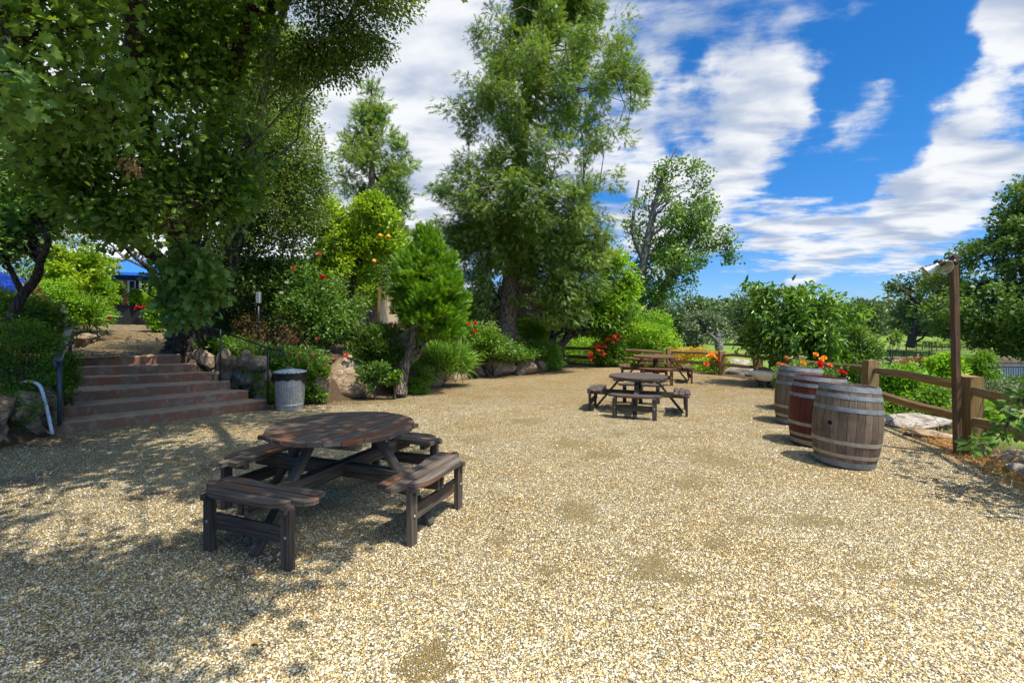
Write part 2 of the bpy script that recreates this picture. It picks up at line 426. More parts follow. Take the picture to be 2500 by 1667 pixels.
M['lime_leaf'] = leaf_mat('lime_leaf', [(0.08, 0.19, 0.018), (0.15, 0.29, 0.025), (0.22, 0.35, 0.03)], 0.38)
M['mid_leaf'] = leaf_mat('mid_leaf', [(0.042, 0.098, 0.015), (0.082, 0.17, 0.02), (0.13, 0.235, 0.03)], 0.36)
M['rose_leaf'] = leaf_mat('rose_leaf', [(0.036, 0.09, 0.022), (0.075, 0.155, 0.036), (0.125, 0.225, 0.06)], 0.36)
M['dark_leaf'] = leaf_mat('dark_leaf', [(0.028, 0.060, 0.014), (0.052, 0.105, 0.020), (0.088, 0.155, 0.028)], 0.32)
M['mint_leaf'] = leaf_mat('mint_leaf', [(0.07, 0.16, 0.06), (0.12, 0.24, 0.09), (0.17, 0.30, 0.12)], 0.35)
M['poplar_leaf'] = leaf_mat('poplar_leaf', [(0.05, 0.11, 0.025), (0.09, 0.17, 0.035), (0.14, 0.23, 0.06)], 0.3)
M['plum_leaf'] = leaf_mat('plum_leaf', [(0.045, 0.10, 0.02), (0.08, 0.17, 0.024), (0.14, 0.25, 0.04)], 0.3, rough=0.3, spec=0.5)
M['far_oak_leaf'] = leaf_mat('far_oak_leaf', [(0.036, 0.068, 0.030), (0.060, 0.105, 0.044), (0.095, 0.145, 0.065)], 0.22)
M['olive_leaf'] = leaf_mat('olive_leaf', [(0.06, 0.09, 0.055), (0.10, 0.14, 0.09), (0.15, 0.19, 0.13)], 0.12)
M['right_oak_leaf'] = leaf_mat('right_oak_leaf', [(0.042, 0.085, 0.024), (0.072, 0.135, 0.032), (0.115, 0.185, 0.046)], 0.3)
M['autumn_leaf'] = leaf_mat('autumn_leaf', [(0.10, 0.17, 0.02), (0.28, 0.25, 0.02), (0.40, 0.17, 0.03), (0.14, 0.2, 0.03)], 0.35)
M['brown_leaf'] = leaf_mat('brown_leaf', [(0.14, 0.08, 0.035), (0.28, 0.19, 0.09), (0.34, 0.25, 0.13)], 0.15, (1.2, 1.1, 0.9))
M['rust_leaf'] = leaf_mat('rust_leaf', [(0.10, 0.07, 0.03), (0.24, 0.12, 0.05), (0.12, 0.13, 0.03)], 0.2, (1.2, 1.1, 0.9))
M['straw'] = leaf_mat('straw', [(0.30, 0.19, 0.08), (0.42, 0.28, 0.12), (0.34, 0.17, 0.06)], 0.2, (1.2, 1.1, 0.9))
M['blade'] = leaf_mat('blade', [(0.06, 0.14, 0.02), (0.11, 0.22, 0.03), (0.18, 0.30, 0.05)], 0.3)
M['meadow_blade'] = leaf_mat('meadow_blade', [(0.10, 0.19, 0.03), (0.15, 0.26, 0.04), (0.22, 0.30, 0.06)], 0.3)
for nm, c in (('red', (0.62, 0.02, 0.02)), ('pink', (0.75, 0.13, 0.12)), ('orange', (0.80, 0.20, 0.06)), ('yellow', (0.9, 0.42, 0.03)), ('white', (0.75, 0.72, 0.66))):
    M['petal_' + nm] = leaf_mat('petal_' + nm, [tuple(x * .8 for x in c), c], 0.3, (1.2, 1.1, 1.0), 0.5)
M['fruit'] = plain('orange_peel', (0.80, 0.30, 0.02), 0.4, 0, 0.3, 60)

# ------------------------------------------------------------------ ground shape
PATIO = np.array([(-6.66, -6), (-6.66, 6.85), (-6.96, 7.3), (-7.3, 7.8), (-7.87, 8.5), (-8.44, 9.0), (-6.8, 9.67), (-6.39, 9.5), (-6.03, 9.44), (-5.57, 9.28),
                  (-5.12, 9.1), (-4.6, 9.3), (-3.85, 9.42), (-3.4, 10), (-2.2, 11), (-1.9, 12.5), (-1.3, 13.9), (.5, 14.6), (1.5, 16), (1.9, 18.6),
                  (5.3, 15.9), (6.5, 14.6), (7.15, 13.6), (6.7, 10.9), (6.2, 8.17), (5.7, 5.85), (4.95, 3.9), (4.6, -6)], float)
def seg_dist(P, poly, closed=True):
    A = poly; B = np.roll(poly, -1, 0)
    if not closed: A = poly[:-1]; B = poly[1:]
    d = np.full(len(P), 1e9)
    for a, b in zip(A, B):
        ab = b - a; t = np.clip(((P - a) @ ab) / (ab @ ab), 0, 1)
        d = np.minimum(d, np.linalg.norm(P - (a + t[:, None] * ab), axis=1))
    return d
def inside(P, poly):
    r = np.zeros(len(P), bool); n = len(poly); x, y = P[:, 0], P[:, 1]
    for i in range(n):
        x1, y1 = poly[i]; x2, y2 = poly[(i + 1) % n]
        if y1 == y2: continue
        c = ((y1 > y) != (y2 > y)) & (x < (x2 - x1) * (y - y1) / (y2 - y1) + x1)
        r ^= c
    return r
def sstep(a, b, x):
    t = np.clip((x - a) / (b - a), 0, 1); return t * t * (3 - 2 * t)
def wav(x, y, s, seed=0):
    r = np.random.default_rng(seed + 11); v = 0
    for i in range(7):
        k = r.normal(0, 1, 2) / s * 2.2; v = v + np.sin(k[0] * x + k[1] * y + r.uniform(0, 6.28))
    return v / 3.5
PATH = np.array([(-7.62, 9.33), (-8.6, 10.6), (-10.2, 12.7), (-12.2, 15.2), (-14.5, 17.9), (-16, 19.6)], float)
def path_t(P):
    best = np.full(len(P), 1e9); tt = np.zeros(len(P)); n = len(PATH) - 1
    for i in range(n):
        a, b = PATH[i], PATH[i + 1]; ab = b - a; t = np.clip(((P - a) @ ab) / (ab @ ab), 0, 1)
        d = np.linalg.norm(P - (a + t[:, None] * ab), axis=1); m = d < best; best[m] = d[m]; tt[m] = (i + t[m]) / n
    return best, tt
def path_z(t): return 0.955 + 0.62 * sstep(0, 1, np.asarray(t) * 1.1)
def H(x, y):
    x = np.asarray(x, float); y = np.asarray(y, float); shp = x.shape
    P = np.stack([x.ravel(), y.ravel()], 1)
    ins = inside(P, PATIO); d = seg_dist(P, PATIO); d[ins] = 0
    X, Y = P[:, 0], P[:, 1]
    left = 1 - sstep(0.6, 2.3, X - 0.02 * Y)
    zl = sstep(0.02, 0.35, d) * (0.42 + 0.13 * d); zl = np.minimum(zl, 1.55)
    right = sstep(0.25, 7, d) * -0.95 + 0.05 * wav(X, Y, 3, 1) * sstep(0.5, 3, d)
    dx, dy = (X - 42) / 21, (Y - 39) / 11.5; right = right - 0.6 * sstep(7, 24, d)
    pond = np.exp(-(dx * dx + dy * dy) ** 4) * -1.05
    hill = sstep(60, 260, np.hypot(X, Y)) * 3.0
    z = left * zl + (1 - left) * (right + pond + hill) + hill * left
    pd, pt = path_t(P)
    # level ground beside the path
    w = 1 - sstep(1.0, 1.7, pd); w[ins] = 0; w = w * sstep(9.2, 9.6, Y + 0.0 * X)
    z = z * (1 - w) + (path_z(pt) - 0.03) * w
    z[ins] = -0.03
    return z.reshape(shp)
def h1(x, y): return float(H(np.array([x]), np.array([y]))[0])

# ------------------------------------------------------------------ ground, gravel, path
def axis_grid(parts):
    out = [];
    for a, b, s in parts: out.append(np.arange(a, b, s))
    return np.unique(np.round(np.concatenate(out), 4))
gx = axis_grid([(-900, -100, 100), (-100, -30, 8), (-30, -16, 1.5), (-16, 10, 0.16), (10, 24, 0.6), (24, 60, 1.5), (60, 120, 8), (120, 901, 100)])
gy = axis_grid([(-60, -6, 9), (-6, 3, 0.6), (3, 20, 0.16), (20, 32, 0.6), (32, 70, 1.5), (70, 160, 8), (160, 1300, 90)])
XX, YY = np.meshgrid(gx, gy, indexing='ij'); ZZ = H(XX, YY)
nx, ny = XX.shape
idx = np.arange(nx * ny).reshape(nx, ny)
Fg = np.stack([idx[:-1, :-1], idx[1:, :-1], idx[1:, 1:], idx[:-1, 1:]], -1).reshape(-1, 4)
Pg = np.stack([XX.ravel(), YY.ravel()], 1); dg = seg_dist(Pg, PATIO)
green = sstep(0.3, 1.5, dg) * (sstep(3.0, 4.5, XX.ravel() + 0.0)) ; green = np.maximum(green, sstep(24, 30, YY.ravel()))
m = NT('earth'); gr = m.attr('green'); p = m.pos
n1 = m.noise(p, 1.3, 6, 0.6); n2 = m.noise(p, 30, 5, 0.7); n3 = m.noise(p, 0.12, 4, 0.6)
soil = m.mix(m.rng(n2, 0.3, 0.7), (0.045, 0.028, 0.016), (0.13, 0.09, 0.055))
gra = m.mix(m.rng(n1, 0.35, 0.65), (0.11, 0.20, 0.025), (0.19, 0.28, 0.045))
gra = m.mix(m.rng(n3, 0.42, 0.62), gra, (0.20, 0.24, 0.07))
gra = m.mix(m.rng(n2, 0.45, 0.75), gra, (0.07, 0.13, 0.02))
M['earth'] = m.done(m.bsdf(m.mix(gr, soil, gra), 0.95, m.bump(n2, 0.6, 0.04), 0, 0.1))
g = np_mesh('ground', np.stack([XX.ravel(), YY.ravel(), ZZ.ravel()], 1), [Fg], M['earth'], None, True, None, {'green': green})
tag(g, None, None, None, 'structure')

# sandy bare patches seen in the gravel (photo px) and brown litter under the oak
SAND = [(1060, 1600, 70, 60), (1405, 1245, 50, 36), (1335, 1388, 50, 20), (1575, 1395, 55, 25), (1750, 1120, 60, 26), (1390, 1085, 55, 16), (1290, 1030, 50, 9), (2000, 1270, 75, 16), (1810, 1265, 60, 18), (1240, 950, 90, 6),
        (1160, 1075, 40, 10), (1620, 1380, 70, 50), (1690, 1180, 60, 18), (1980, 1500, 70, 30), (1460, 1110, 60, 10), (1230, 1320, 30, 16), (1300, 950, 80, 5), (1640, 1065, 60, 8), (1750, 1330, 40, 20), (2250, 1420, 60, 20), (1100, 1120, 60, 10), (1560, 1480, 40, 20), (2110, 1380, 60, 16), (1500, 1060, 40, 6)]
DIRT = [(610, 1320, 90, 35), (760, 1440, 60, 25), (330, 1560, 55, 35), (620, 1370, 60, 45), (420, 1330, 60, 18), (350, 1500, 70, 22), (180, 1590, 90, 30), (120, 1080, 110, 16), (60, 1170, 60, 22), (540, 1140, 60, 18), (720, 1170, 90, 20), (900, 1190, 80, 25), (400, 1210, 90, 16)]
def ell_masks(X, Y, lst):
    v = np.zeros_like(X)
    for px, py, rx, ry in lst:
        c = G(px, py); a = G(px + rx, py)[0] - c[0]; b = max(abs(G(px, py - ry)[1] - c[1]), 0.08)
        q = np.hypot((X - c[0]) / a, (Y - c[1]) / b) + 0.36 * wav(X, Y, 0.22, 5) + 0.30 * wav(X, Y, 0.07, 6)
        v = np.maximum(v, 1 - sstep(0.45, 1.15, q))
    return v
sx = np.arange(-7.4, 7.6, 0.05); sy = np.arange(-3, 19, 0.05)
SX, SY = np.meshgrid(sx, sy, indexing='ij'); P2 = np.stack([SX.ravel(), SY.ravel()], 1)
ii = np.arange(SX.size).reshape(SX.shape)
Fp = np.stack([ii[:-1, :-1], ii[1:, :-1], ii[1:, 1:], ii[:-1, 1:]], -1).reshape(-1, 4)
PAT2 = PATIO.copy()
okc = inside(P2 + 0.025, PAT2); dps = seg_dist(P2, PATIO); okc &= ~((dps < 0.16 + 0.12 * wav(SX.ravel(), SY.ravel(), 0.5, 3)) & (SX.ravel() > 3.6))
keep = okc[Fp[:, 0]]
Fp = Fp[keep]
used, inv = np.unique(Fp, return_inverse=True)
Vp = np.stack([SX.ravel(), SY.ravel(), 0.008 * wav(SX.ravel(), SY.ravel(), 0.9, 2) + 0.004 * wav(SX.ravel(), SY.ravel(), 0.3, 9)], 1)[used]
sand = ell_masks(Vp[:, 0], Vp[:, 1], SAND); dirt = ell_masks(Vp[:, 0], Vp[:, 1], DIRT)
edge = seg_dist(Vp[:, :2], PATIO[:20], False)
litter = (1 - sstep(0.0, 0.9, edge + 0.3 * wav(Vp[:, 0], Vp[:, 1], 0.4, 8)))
warm = sstep(8.5, 13, Vp[:, 1] + 0.8 * wav(Vp[:, 0], Vp[:, 1], 1.2, 4)) * 0.8
def gravel_material(name, with_attr=True):
    m = NT(name); p = m.pos
    pw = m.n('ShaderNodeVectorMath', operation='ADD'); nn = m.noise(p, 45, 2, 0.5, 0, True)
    sc2 = m.n('ShaderNodeVectorMath', operation='SCALE'); m.put(sc2.inputs[0], nn); sc2.inputs['Scale'].default_value = 0.009
    m.put(pw.inputs[0], p); m.put(pw.inputs[1], sc2.outputs[0]); q = m.map(pw.outputs[0], (1, 1.25, 1))
    vc = m.vor(q, 88, 'F1', 'Color'); ve = m.vor(q, 88, 'DISTANCE_TO_EDGE', 'Distance')
    s_ = m.n('ShaderNodeSeparateColor'); m.put(s_.inputs[0], vc)
    chips = m.ramp(s_.outputs[0], [(0.0, (0.30, 0.27, 0.23)), (0.16, (0.56, 0.46, 0.30)), (0.34, (0.74, 0.64, 0.46)), (0.55, (0.84, 0.77, 0.62)), (0.72, (0.88, 0.84, 0.76)), (0.84, (0.62, 0.44, 0.20)), (0.93, (0.42, 0.26, 0.13)), (0.97, (0.20, 0.20, 0.20))], 'CONSTANT')
    c = m.mix(m.rng(ve, 0.0, 0.13), (0.10, 0.075, 0.042), m.mix(1.0, chips, (1.0, 0.95, 0.77), 'MULTIPLY'))
    mid = m.noise(p, 7, 5, 0.65); c = m.mix(m.rng(mid, 0.35, 0.7), m.mix(1.0, c, (0.84, 0.78, 0.66), 'MULTIPLY'), c)
    big = m.noise(p, 0.9, 5, 0.6)
    c = m.mix(m.math('MULTIPLY', m.rng(big, 0.44, 0.66), 0.8), c, m.mix(1.0, c, (0.90, 0.78, 0.54), 'MULTIPLY'))
    patch = m.noise(p, 2.6, 6, 0.66); c = m.mix(m.rng(patch, 0.62, 0.72), c, m.mix(1.0, c, (0.72, 0.58, 0.32), 'MULTIPLY'))
    fn = m.noise(p, 160, 4, 0.7)
    if with_attr:
        sandc = m.mix(m.rng(fn, 0.3, 0.7), (0.29, 0.205, 0.075), (0.50, 0.385, 0.17))
        spk = m.math('GREATER_THAN', s_.outputs[1], 0.8); sandc = m.mix(m.math('MULTIPLY', spk, m.rng(ve, 0.08, 0.16)), sandc, chips)
        c = m.mix(m.attr('sand'), c, sandc)
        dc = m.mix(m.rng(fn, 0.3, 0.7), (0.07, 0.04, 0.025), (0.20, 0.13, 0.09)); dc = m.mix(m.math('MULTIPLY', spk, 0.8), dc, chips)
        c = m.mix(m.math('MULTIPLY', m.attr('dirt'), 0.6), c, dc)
        c = m.mix(m.math('MULTIPLY', m.attr('warm'), 0.32), c, m.mix(1.0, c, (0.90, 0.72, 0.42), 'MULTIPLY'))
        lit = m.mix(m.rng(fn, 0.3, 0.7), (0.12, 0.07, 0.035), (0.30, 0.20, 0.10))
        c = m.mix(m.math('MULTIPLY', m.attr('litter'), m.rng(m.noise(p, 25, 4, 0.7), 0.42, 0.55)), c, lit)
    else:
        lit = m.mix(m.rng(fn, 0.3, 0.7), (0.10, 0.06, 0.035), (0.28, 0.20, 0.12))
        c = m.mix(m.rng(m.noise(p, 22, 5, 0.7), 0.44, 0.6), c, lit)
    h = m.math('ADD', m.rng(ve, 0, 0.22), m.math('MULTIPLY', s_.outputs[2], 1.1))
    return m.done(m.bsdf(c, 0.85, m.bump(h, 1.0, 0.011), 0, 0.2))
M['gravel'] = gravel_material('gravel'); M['path_gravel'] = gravel_material('path_gravel', False)
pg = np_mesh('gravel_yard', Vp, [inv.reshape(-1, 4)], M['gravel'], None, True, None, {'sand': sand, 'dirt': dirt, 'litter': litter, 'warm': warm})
tag(pg, None, None, None, 'structure')
# path up to the terrace
ts = np.linspace(0, 1, 60); ctr = spline(PATH, 12); n = len(ctr)
tn = np.gradient(ctr, axis=0); tn /= np.linalg.norm(tn, axis=1)[:, None]; nr = np.stack([-tn[:, 1], tn[:, 0]], 1)
wid = np.interp(np.linspace(0, 1, n), [0, .15, 1], [0.95, 1.0, 1.0]); vv = []; k = 7
tz = path_z(np.linspace(0, 1, n))
for j in range(k):
    u = -1 + 2 * j / (k - 1); q = ctr + nr * (wid * u)[:, None]; vv.append(np.column_stack([q, tz + 0.004 - 0.02 * abs(u) ** 3]))
vv = np.stack(vv, 1).reshape(-1, 3)
fi = np.arange(n * k).reshape(n, k); fq = np.stack([fi[:-1, :-1], fi[:-1, 1:], fi[1:, 1:], fi[1:, :-1]], -1).reshape(-1, 4)[:, ::-1]
po = np_mesh('path', vv, [fq], M['path_gravel'], None, True); tag(po, None, None, None, 'structure')

# loose chips lying on the yard, thick close by and thinning out
N = 250000
r = rng.random(N); yy = 1.75 + 7.6 * r ** 1.9; xx = rng.uniform(-1.16, 1.16, N) * yy
pts = np.stack([xx, yy], 1); ok = inside(pts, PATIO) & (seg_dist(pts, PATIO) > 0.05)
ok &= (rng.random(N) > 0.93 * ell_masks(xx, yy, SAND)) & (rng.random(N) > 0.5 * ell_masks(xx, yy, DIRT))
pts = pts[ok]; n = len(pts)
sz = rng.uniform(0.003, 0.0072, n) * (1 + 0.4 * (rng.random(n) > 0.9) + 0.9 * (rng.random(n) > 0.985)); asp = rng.uniform(0.55, 1.0, n); ang = rng.uniform(0, 6.28, n)
zb = 0.008 * wav(pts[:, 0], pts[:, 1], 0.9, 2) + 0.004 * wav(pts[:, 0], pts[:, 1], 0.3, 9)
rim = []
for k in range(5):
    a = k * 2 * np.pi / 5 + rng.normal(0, 0.25, n); rr = sz * rng.uniform(0.8, 1.15, n)
    lx = rr * np.cos(a); ly = rr * np.sin(a) * asp
    rim.append(np.stack([pts[:, 0] + lx * np.cos(ang) - ly * np.sin(ang), pts[:, 1] + lx * np.sin(ang) + ly * np.cos(ang), zb - 0.001 + rng.uniform(0, 0.004, n)], 1))
top = np.stack([pts[:, 0] + rng.normal(0, .25, n) * sz, pts[:, 1] + rng.normal(0, .25, n) * sz, zb + sz * rng.uniform(0.5, 1.25, n)], 1)
Vc = np.stack(rim + [top], 1).reshape(-1, 3); b = np.arange(n)[:, None] * 6
Fc = np.concatenate([np.concatenate([b + k, b + (k + 1) % 5, b + 5], 1) for k in range(5)])
m = NT('gravel_chips')
cc = m.ramp(m.isl, [(0.0, (0.20, 0.18, 0.14)), (0.14, (0.44, 0.35, 0.18)), (0.30, (0.58, 0.48, 0.26)), (0.48, (0.70, 0.62, 0.41)), (0.66, (0.80, 0.76, 0.63)), (0.82, (0.56, 0.39, 0.12)), (0.92, (0.34, 0.19, 0.08)), (0.97, (0.15, 0.15, 0.16))], 'CONSTANT')
M['chips'] = m.done(m.bsdf(cc, 0.75, None, 0, 0.3))
o = np_mesh('loose_gravel', Vc, [Fc], M['chips']); tag(o, 'pale cream and tan stone chips strewn over the yard', 'gravel', None, 'stuff')

# ------------------------------------------------------------------ foliage machinery
def tmpl(kind):
    if kind == 'oval':
        return np.array([(0, 0, 0), (-.27, .45, .06), (0, 1, -.1), (.27, .45, .06)], float), [np.array([(0, 2, 1), (0, 3, 2)])]
    if kind == 'narrow':
        return np.array([(0, 0, 0), (-.13, .4, .04), (0, 1, -.12), (.13, .4, .04)], float), [np.array([(0, 2, 1), (0, 3, 2)])]
    if kind == 'oval6':
        return np.array([(0, 0, 0), (-.25, .28, .05), (-.22, .65, .03), (0, 1, -.16), (.22, .65, .03), (.25, .28, .05)], float), [np.array([(0, 3, 2, 1), (0, 5, 4, 3)])]
    if kind == 'droop6':
        return np.array([(0, 0, 0), (-.19, .33, .09), (-.15, .68, -.02), (0, 1, -.34), (.15, .68, -.02), (.19, .33, .09)], float), [np.array([(0, 3, 2, 1), (0, 5, 4, 3)])]
    if kind == 'lobed':
        R = [(.05, .10, 0), (.22, .20, .05), (.13, .32, .01), (.36, .47, .08), (.19, .58, .01), (.34, .80, .04), (.14, .84, -.02)]
        V = [(0, 0, 0)] + R + [(0, 1, -.1)] + [(-x, y, z) for x, y, z in R[::-1]]
        return np.array(V, float), [np.array([[0, 1, 2, 3, 4, 5, 6, 7, 8]]), np.array([[0, 8, 9, 10, 11, 12, 13, 14, 15]])]
    if kind in ('spray', 'fan'):
        V, T = [], []
        nd = [(0, 0, 1.0), (.12, .65, .5), (.12, -.65, .5), (.35, .55, .45), (.35, -.55, .45), (.58, .5, .36), (.58, -.5, .36)]
        wd = 0.046 if kind == 'spray' else 0.07
        for y0, a, L in nd:
            d = np.array([math.sin(a), math.cos(a)]); s_ = np.array([d[1], -d[0]]) * wd; b = len(V)
            V += [(-s_[0], y0 - s_[1], 0.01), (s_[0], y0 + s_[1], 0.01), (d[0] * L, y0 * 1 + d[1] * L * (1 if y0 else 1), -0.08 - .1 * L)]
            T.append((b, b + 1, b + 2))
        return np.array(V, float), [np.array(T)]
    if kind == 'blade':
        return np.array([(-.03, 0, 0), (.03, 0, 0), (.028, .5, .02), (-.028, .5, .02), (0, 1, -.22)], float), [np.array([(0, 1, 2, 3)]), np.array([(3, 2, 4)])]
    if kind == 'needle':
        return np.array([(-.02, 0, 0), (.02, 0, 0), (0, 1, -.05)], float), [np.array([(0, 1, 2)])]
def scatter(P, D, Nn, S, kind, wid=1.0):
    V, Fs = tmpl(kind)
    D = D / (np.linalg.norm(D, axis=1)[:, None] + 1e-9)
    X = np.cross(D, Nn); X /= np.linalg.norm(X, axis=1)[:, None] + 1e-9; Z = np.cross(X, D)
    S = S[:, None, None]
    out = P[:, None] + S * (V[None, :, 0:1] * wid * X[:, None] + V[None, :, 1:2] * D[:, None] + V[None, :, 2:3] * Z[:, None])
    k = len(V); b = (np.arange(len(P)) * k)[:, None, None]
    return out.reshape(-1, 3), [(f[None] + b).reshape(-1, f.shape[1]) for f in Fs]
def field(P, s, seed):
    r = np.random.default_rng(seed + 100); v = 0
    for i in range(9):
        k = r.normal(0, 1, 3) / s * 2.6; v = v + np.sin(P @ k + r.uniform(0, 6.28))
    return v / 3.0
def fill(prof, Y, n, depth=0.9, gap=-0.4, lump=None, seed=0, shell=0.4, ymin=None):
    """clump centres inside a crown whose outline, seen from the yard, is prof = [(py, xl, xr)] at Y metres"""
    pr = np.array(prof, float); hw = (pr[:, 2] - pr[:, 1]) / 2
    got = []; cnt = 0; lump = lump or max(0.35, hw.max() / F_PX * Y * 0.5); it = 0
    while cnt < n and it < 60:
        it += 1; k = n * 3
        py = rng.uniform(pr[0, 0], pr[-1, 0], k); xl = np.interp(py, pr[:, 0], pr[:, 1]); xr = np.interp(py, pr[:, 0], pr[:, 2])
        keep = rng.random(k) < (xr - xl) / (2 * hw.max()); py, xl, xr = py[keep], xl[keep], xr[keep]; k = len(py)
        ph = rng.uniform(0, 2 * np.pi, k); rho = rng.random(k) ** shell
        w = (xr - xl) / 2 / F_PX * Y; zc_ = (HY - py) / F_PX * Y; w = w * (0.90 + 0.11 * np.sin(2.9 * zc_ / lump + 2 * ph + seed) + 0.10 * np.sin(5.3 * zc_ / lump - 3 * ph + 1.7 * seed)); y = Y + w * depth * rho * np.sin(ph)
        x = ((xl + xr) / 2 - CX) / F_PX * Y + w * rho * np.cos(ph); z = CAMH + (HY - py) / F_PX * Y
        P = np.stack([x, y, z], 1)
        P = P[field(P, lump, seed) > gap]
        got.append(P); cnt += len(P)
    return np.concatenate(got)[:n]
def leaves(C, per, cr, size, kind, axis=None, droop=0.1, flat=0.7, up=0.8, wid=1.0, rnd=0.8, var=0.3, outw=0.6):
    n = len(C); ctr = np.array(axis if axis is not None else C.mean(0), float)
    out = C - ctr; out[:, 2] *= 0.5; out /= np.linalg.norm(out, axis=1)[:, None] + 1e-9
    per_i = per; off = rng.normal(0, 1, (n, per_i, 3)); off *= (rng.random((n, per_i, 1)) ** 0.3) / (np.linalg.norm(off, axis=2)[..., None] + 1e-9)
    crs = cr * rng.uniform(0.6, 1.25, n)[:, None, None]
    P = (C[:, None] + off * crs * np.array([1, 1, flat])).reshape(-1, 3)
    D = (out[:, None] * outw + off * 0.7 + rng.normal(0, rnd, (n, per_i, 3)) * 0.7 + np.array([0, 0, -droop])).reshape(-1, 3)
    Nn = (np.array([0, 0, 1.0]) * up + rng.normal(0, 0.55, (n, per_i, 3)) + out[:, None] * 0.35 + off * 0.3).reshape(-1, 3)
    S = size * rng.uniform(1 - var, 1 + var, n * per_i)
    return scatter(P, D, Nn, S, kind, wid)
def merge(parts):
    Vs, Fs, b = [], [], 0
    for V, F in parts:
        Vs.append(V); Fs += [f + b for f in F]; b += len(V)
    return np.concatenate(Vs), Fs
def limbs(tb, tp, tr, targets, mode='broad', r_end=0.012, sides=6, k=0.5, seg=5):
    tp = np.asarray(tp); tr = np.asarray(tr)
    for T in targets:
        hd = np.linalg.norm(tp[:, :2] - T[:2], axis=1)
        if mode == 'conifer': want = T[2] + 0.25 * hd
        else: want = T[2] - 0.75 * hd
        i = int(np.argmin(np.abs(tp[:, 2] - want) + 0.15 * hd)); i = max(i, 1)
        A = tp[i]; L = np.linalg.norm(T - A)
        if L < 0.05: continue
        mid = (A + T) / 2; mid[2] += (0.14 if mode == 'broad' else -0.10) * L; mid[:2] += rng.normal(0, 0.09 * L, 2)
        q1 = A * .72 + T * .28; q1[2] += (0.09 if mode == 'broad' else -0.06) * L; q1 = q1 + rng.normal(0, 0.04 * L, 3)
        P = spline([A, q1, mid, T], seg); n = len(P)
        P[1:-1] += rng.normal(0, 0.012 * L, (n - 2, 3))
        r0 = min(tr[i] * k, 0.045 * L + 0.01)
        tb.tube(P, np.linspace(r0, r_end, n) , sides)
def nearest(S, pts):
    out = np.empty_like(S)
    for a in range(0, len(S), 500):
        d = ((S[a:a + 500, None] - pts[None]) ** 2).sum(-1); out[a:a + 500] = pts[d.argmin(1)]
    return out
def plant(name, label, cat, spec, trunk=None, bark='bark', leafmat='mid_leaf', nl=20, mode='broad', base=None, group=None,
          twig=(0.012, 0.004), twigmat=None, extra=None, kfac=0.5, names=('crown', 'trunk'), tside=10, twfrac=1.0, rough=0.05, maxtw=4.0, r_end=0.012):
    """spec: list of dicts (C=clump centres, leaf args); trunk: list of polylines [(x,y,z,r)...]"""
    allC = np.concatenate([s['C'] for s in spec])
    if base is None:
        base = trunk[0][0][:3] if trunk else (allC[:, 0].mean(), allC[:, 1].mean(), h1(allC[:, 0].mean(), allC[:, 1].mean()))
    root = thing(name, label, cat, base, group)
    parts = {}
    for s in spec:
        a = dict(s); C = a.pop('C'); mt = a.pop('mat', leafmat); a.pop('notwig', None)
        parts.setdefault(mt, []).append(leaves(C, **a))
    first = True
    for mt, ps in parts.items():
        V, Fs = merge(ps); np_mesh(names[0] if first else names[0], V, Fs, M[mt], root); first = False
    tb = TB(); tps, trs = [], []
    if trunk:
        for tr in trunk:
            P = spline(tr, 8); tb.tube(P[:, :3], P[:, 3], tside, rough); tps.append(P[:, :3]); trs.append(P[:, 3])
    else:
        b = np.array(base, float); zc = allC[:, 2].max() * .5 + b[2] * .5
        P = np.array([[b[0], b[1], b[2] - 0.1], [b[0] + .02, b[1], b[2] + .1], [b[0], b[1], max(zc, b[2] + .2)]]); R = np.array([.03, .025, .015]); tb.tube(P, R, 6); tps.append(P); trs.append(R)
    TP = np.concatenate(tps); TR = np.concatenate(trs)
    if nl:
        sel = allC[rng.choice(len(allC), min(nl, len(allC)), replace=False)]
        limbs(tb, TP, TR, sel, mode, k=kfac, r_end=r_end)
    pts = np.concatenate(tb.pts)
    C2 = allC[rng.random(len(allC)) < twfrac]
    S = nearest(C2, pts); L = np.linalg.norm(C2 - S, axis=1); ok = (L > 0.05) & (L < maxtw)
    tb.twigs(S[ok], C2[ok], twig[0], twig[1], 0.06)
    tb.build(names[1], M[bark], root)
    return root
def bush(name, label, cat, prof, Y, n, per, cr, size, kind, mat, depth=0.8, gap=-0.5, droop=0.0, seed=0, up=0.8, base=None, nl=14, group=None, **kw):
    C = fill(prof, Y, n, depth, gap, None, seed, 0.38)
    zmin = H(C[:, 0], C[:, 1]) + 0.04; C[:, 2] = np.maximum(C[:, 2], zmin)
    lk = {k: kw.pop(k) for k in ('wid', 'rnd', 'flat', 'outw', 'var') if k in kw}
    if base is None:
        bx, by = C[:, 0].mean(), C[:, 1].mean(); base = (bx, by, h1(bx, by))
    return plant(name, label, cat, [dict(C=C, per=per, cr=cr, size=size, kind=kind, droop=droop, up=up, axis=(base[0], base[1], C[:, 2].min()), **lk)], None, kw.pop('bark', 'twig'), mat, nl, base=base,
                 names=('foliage', 'stem'), group=group, twig=(0.006, 0.003), r_end=0.004, **kw)

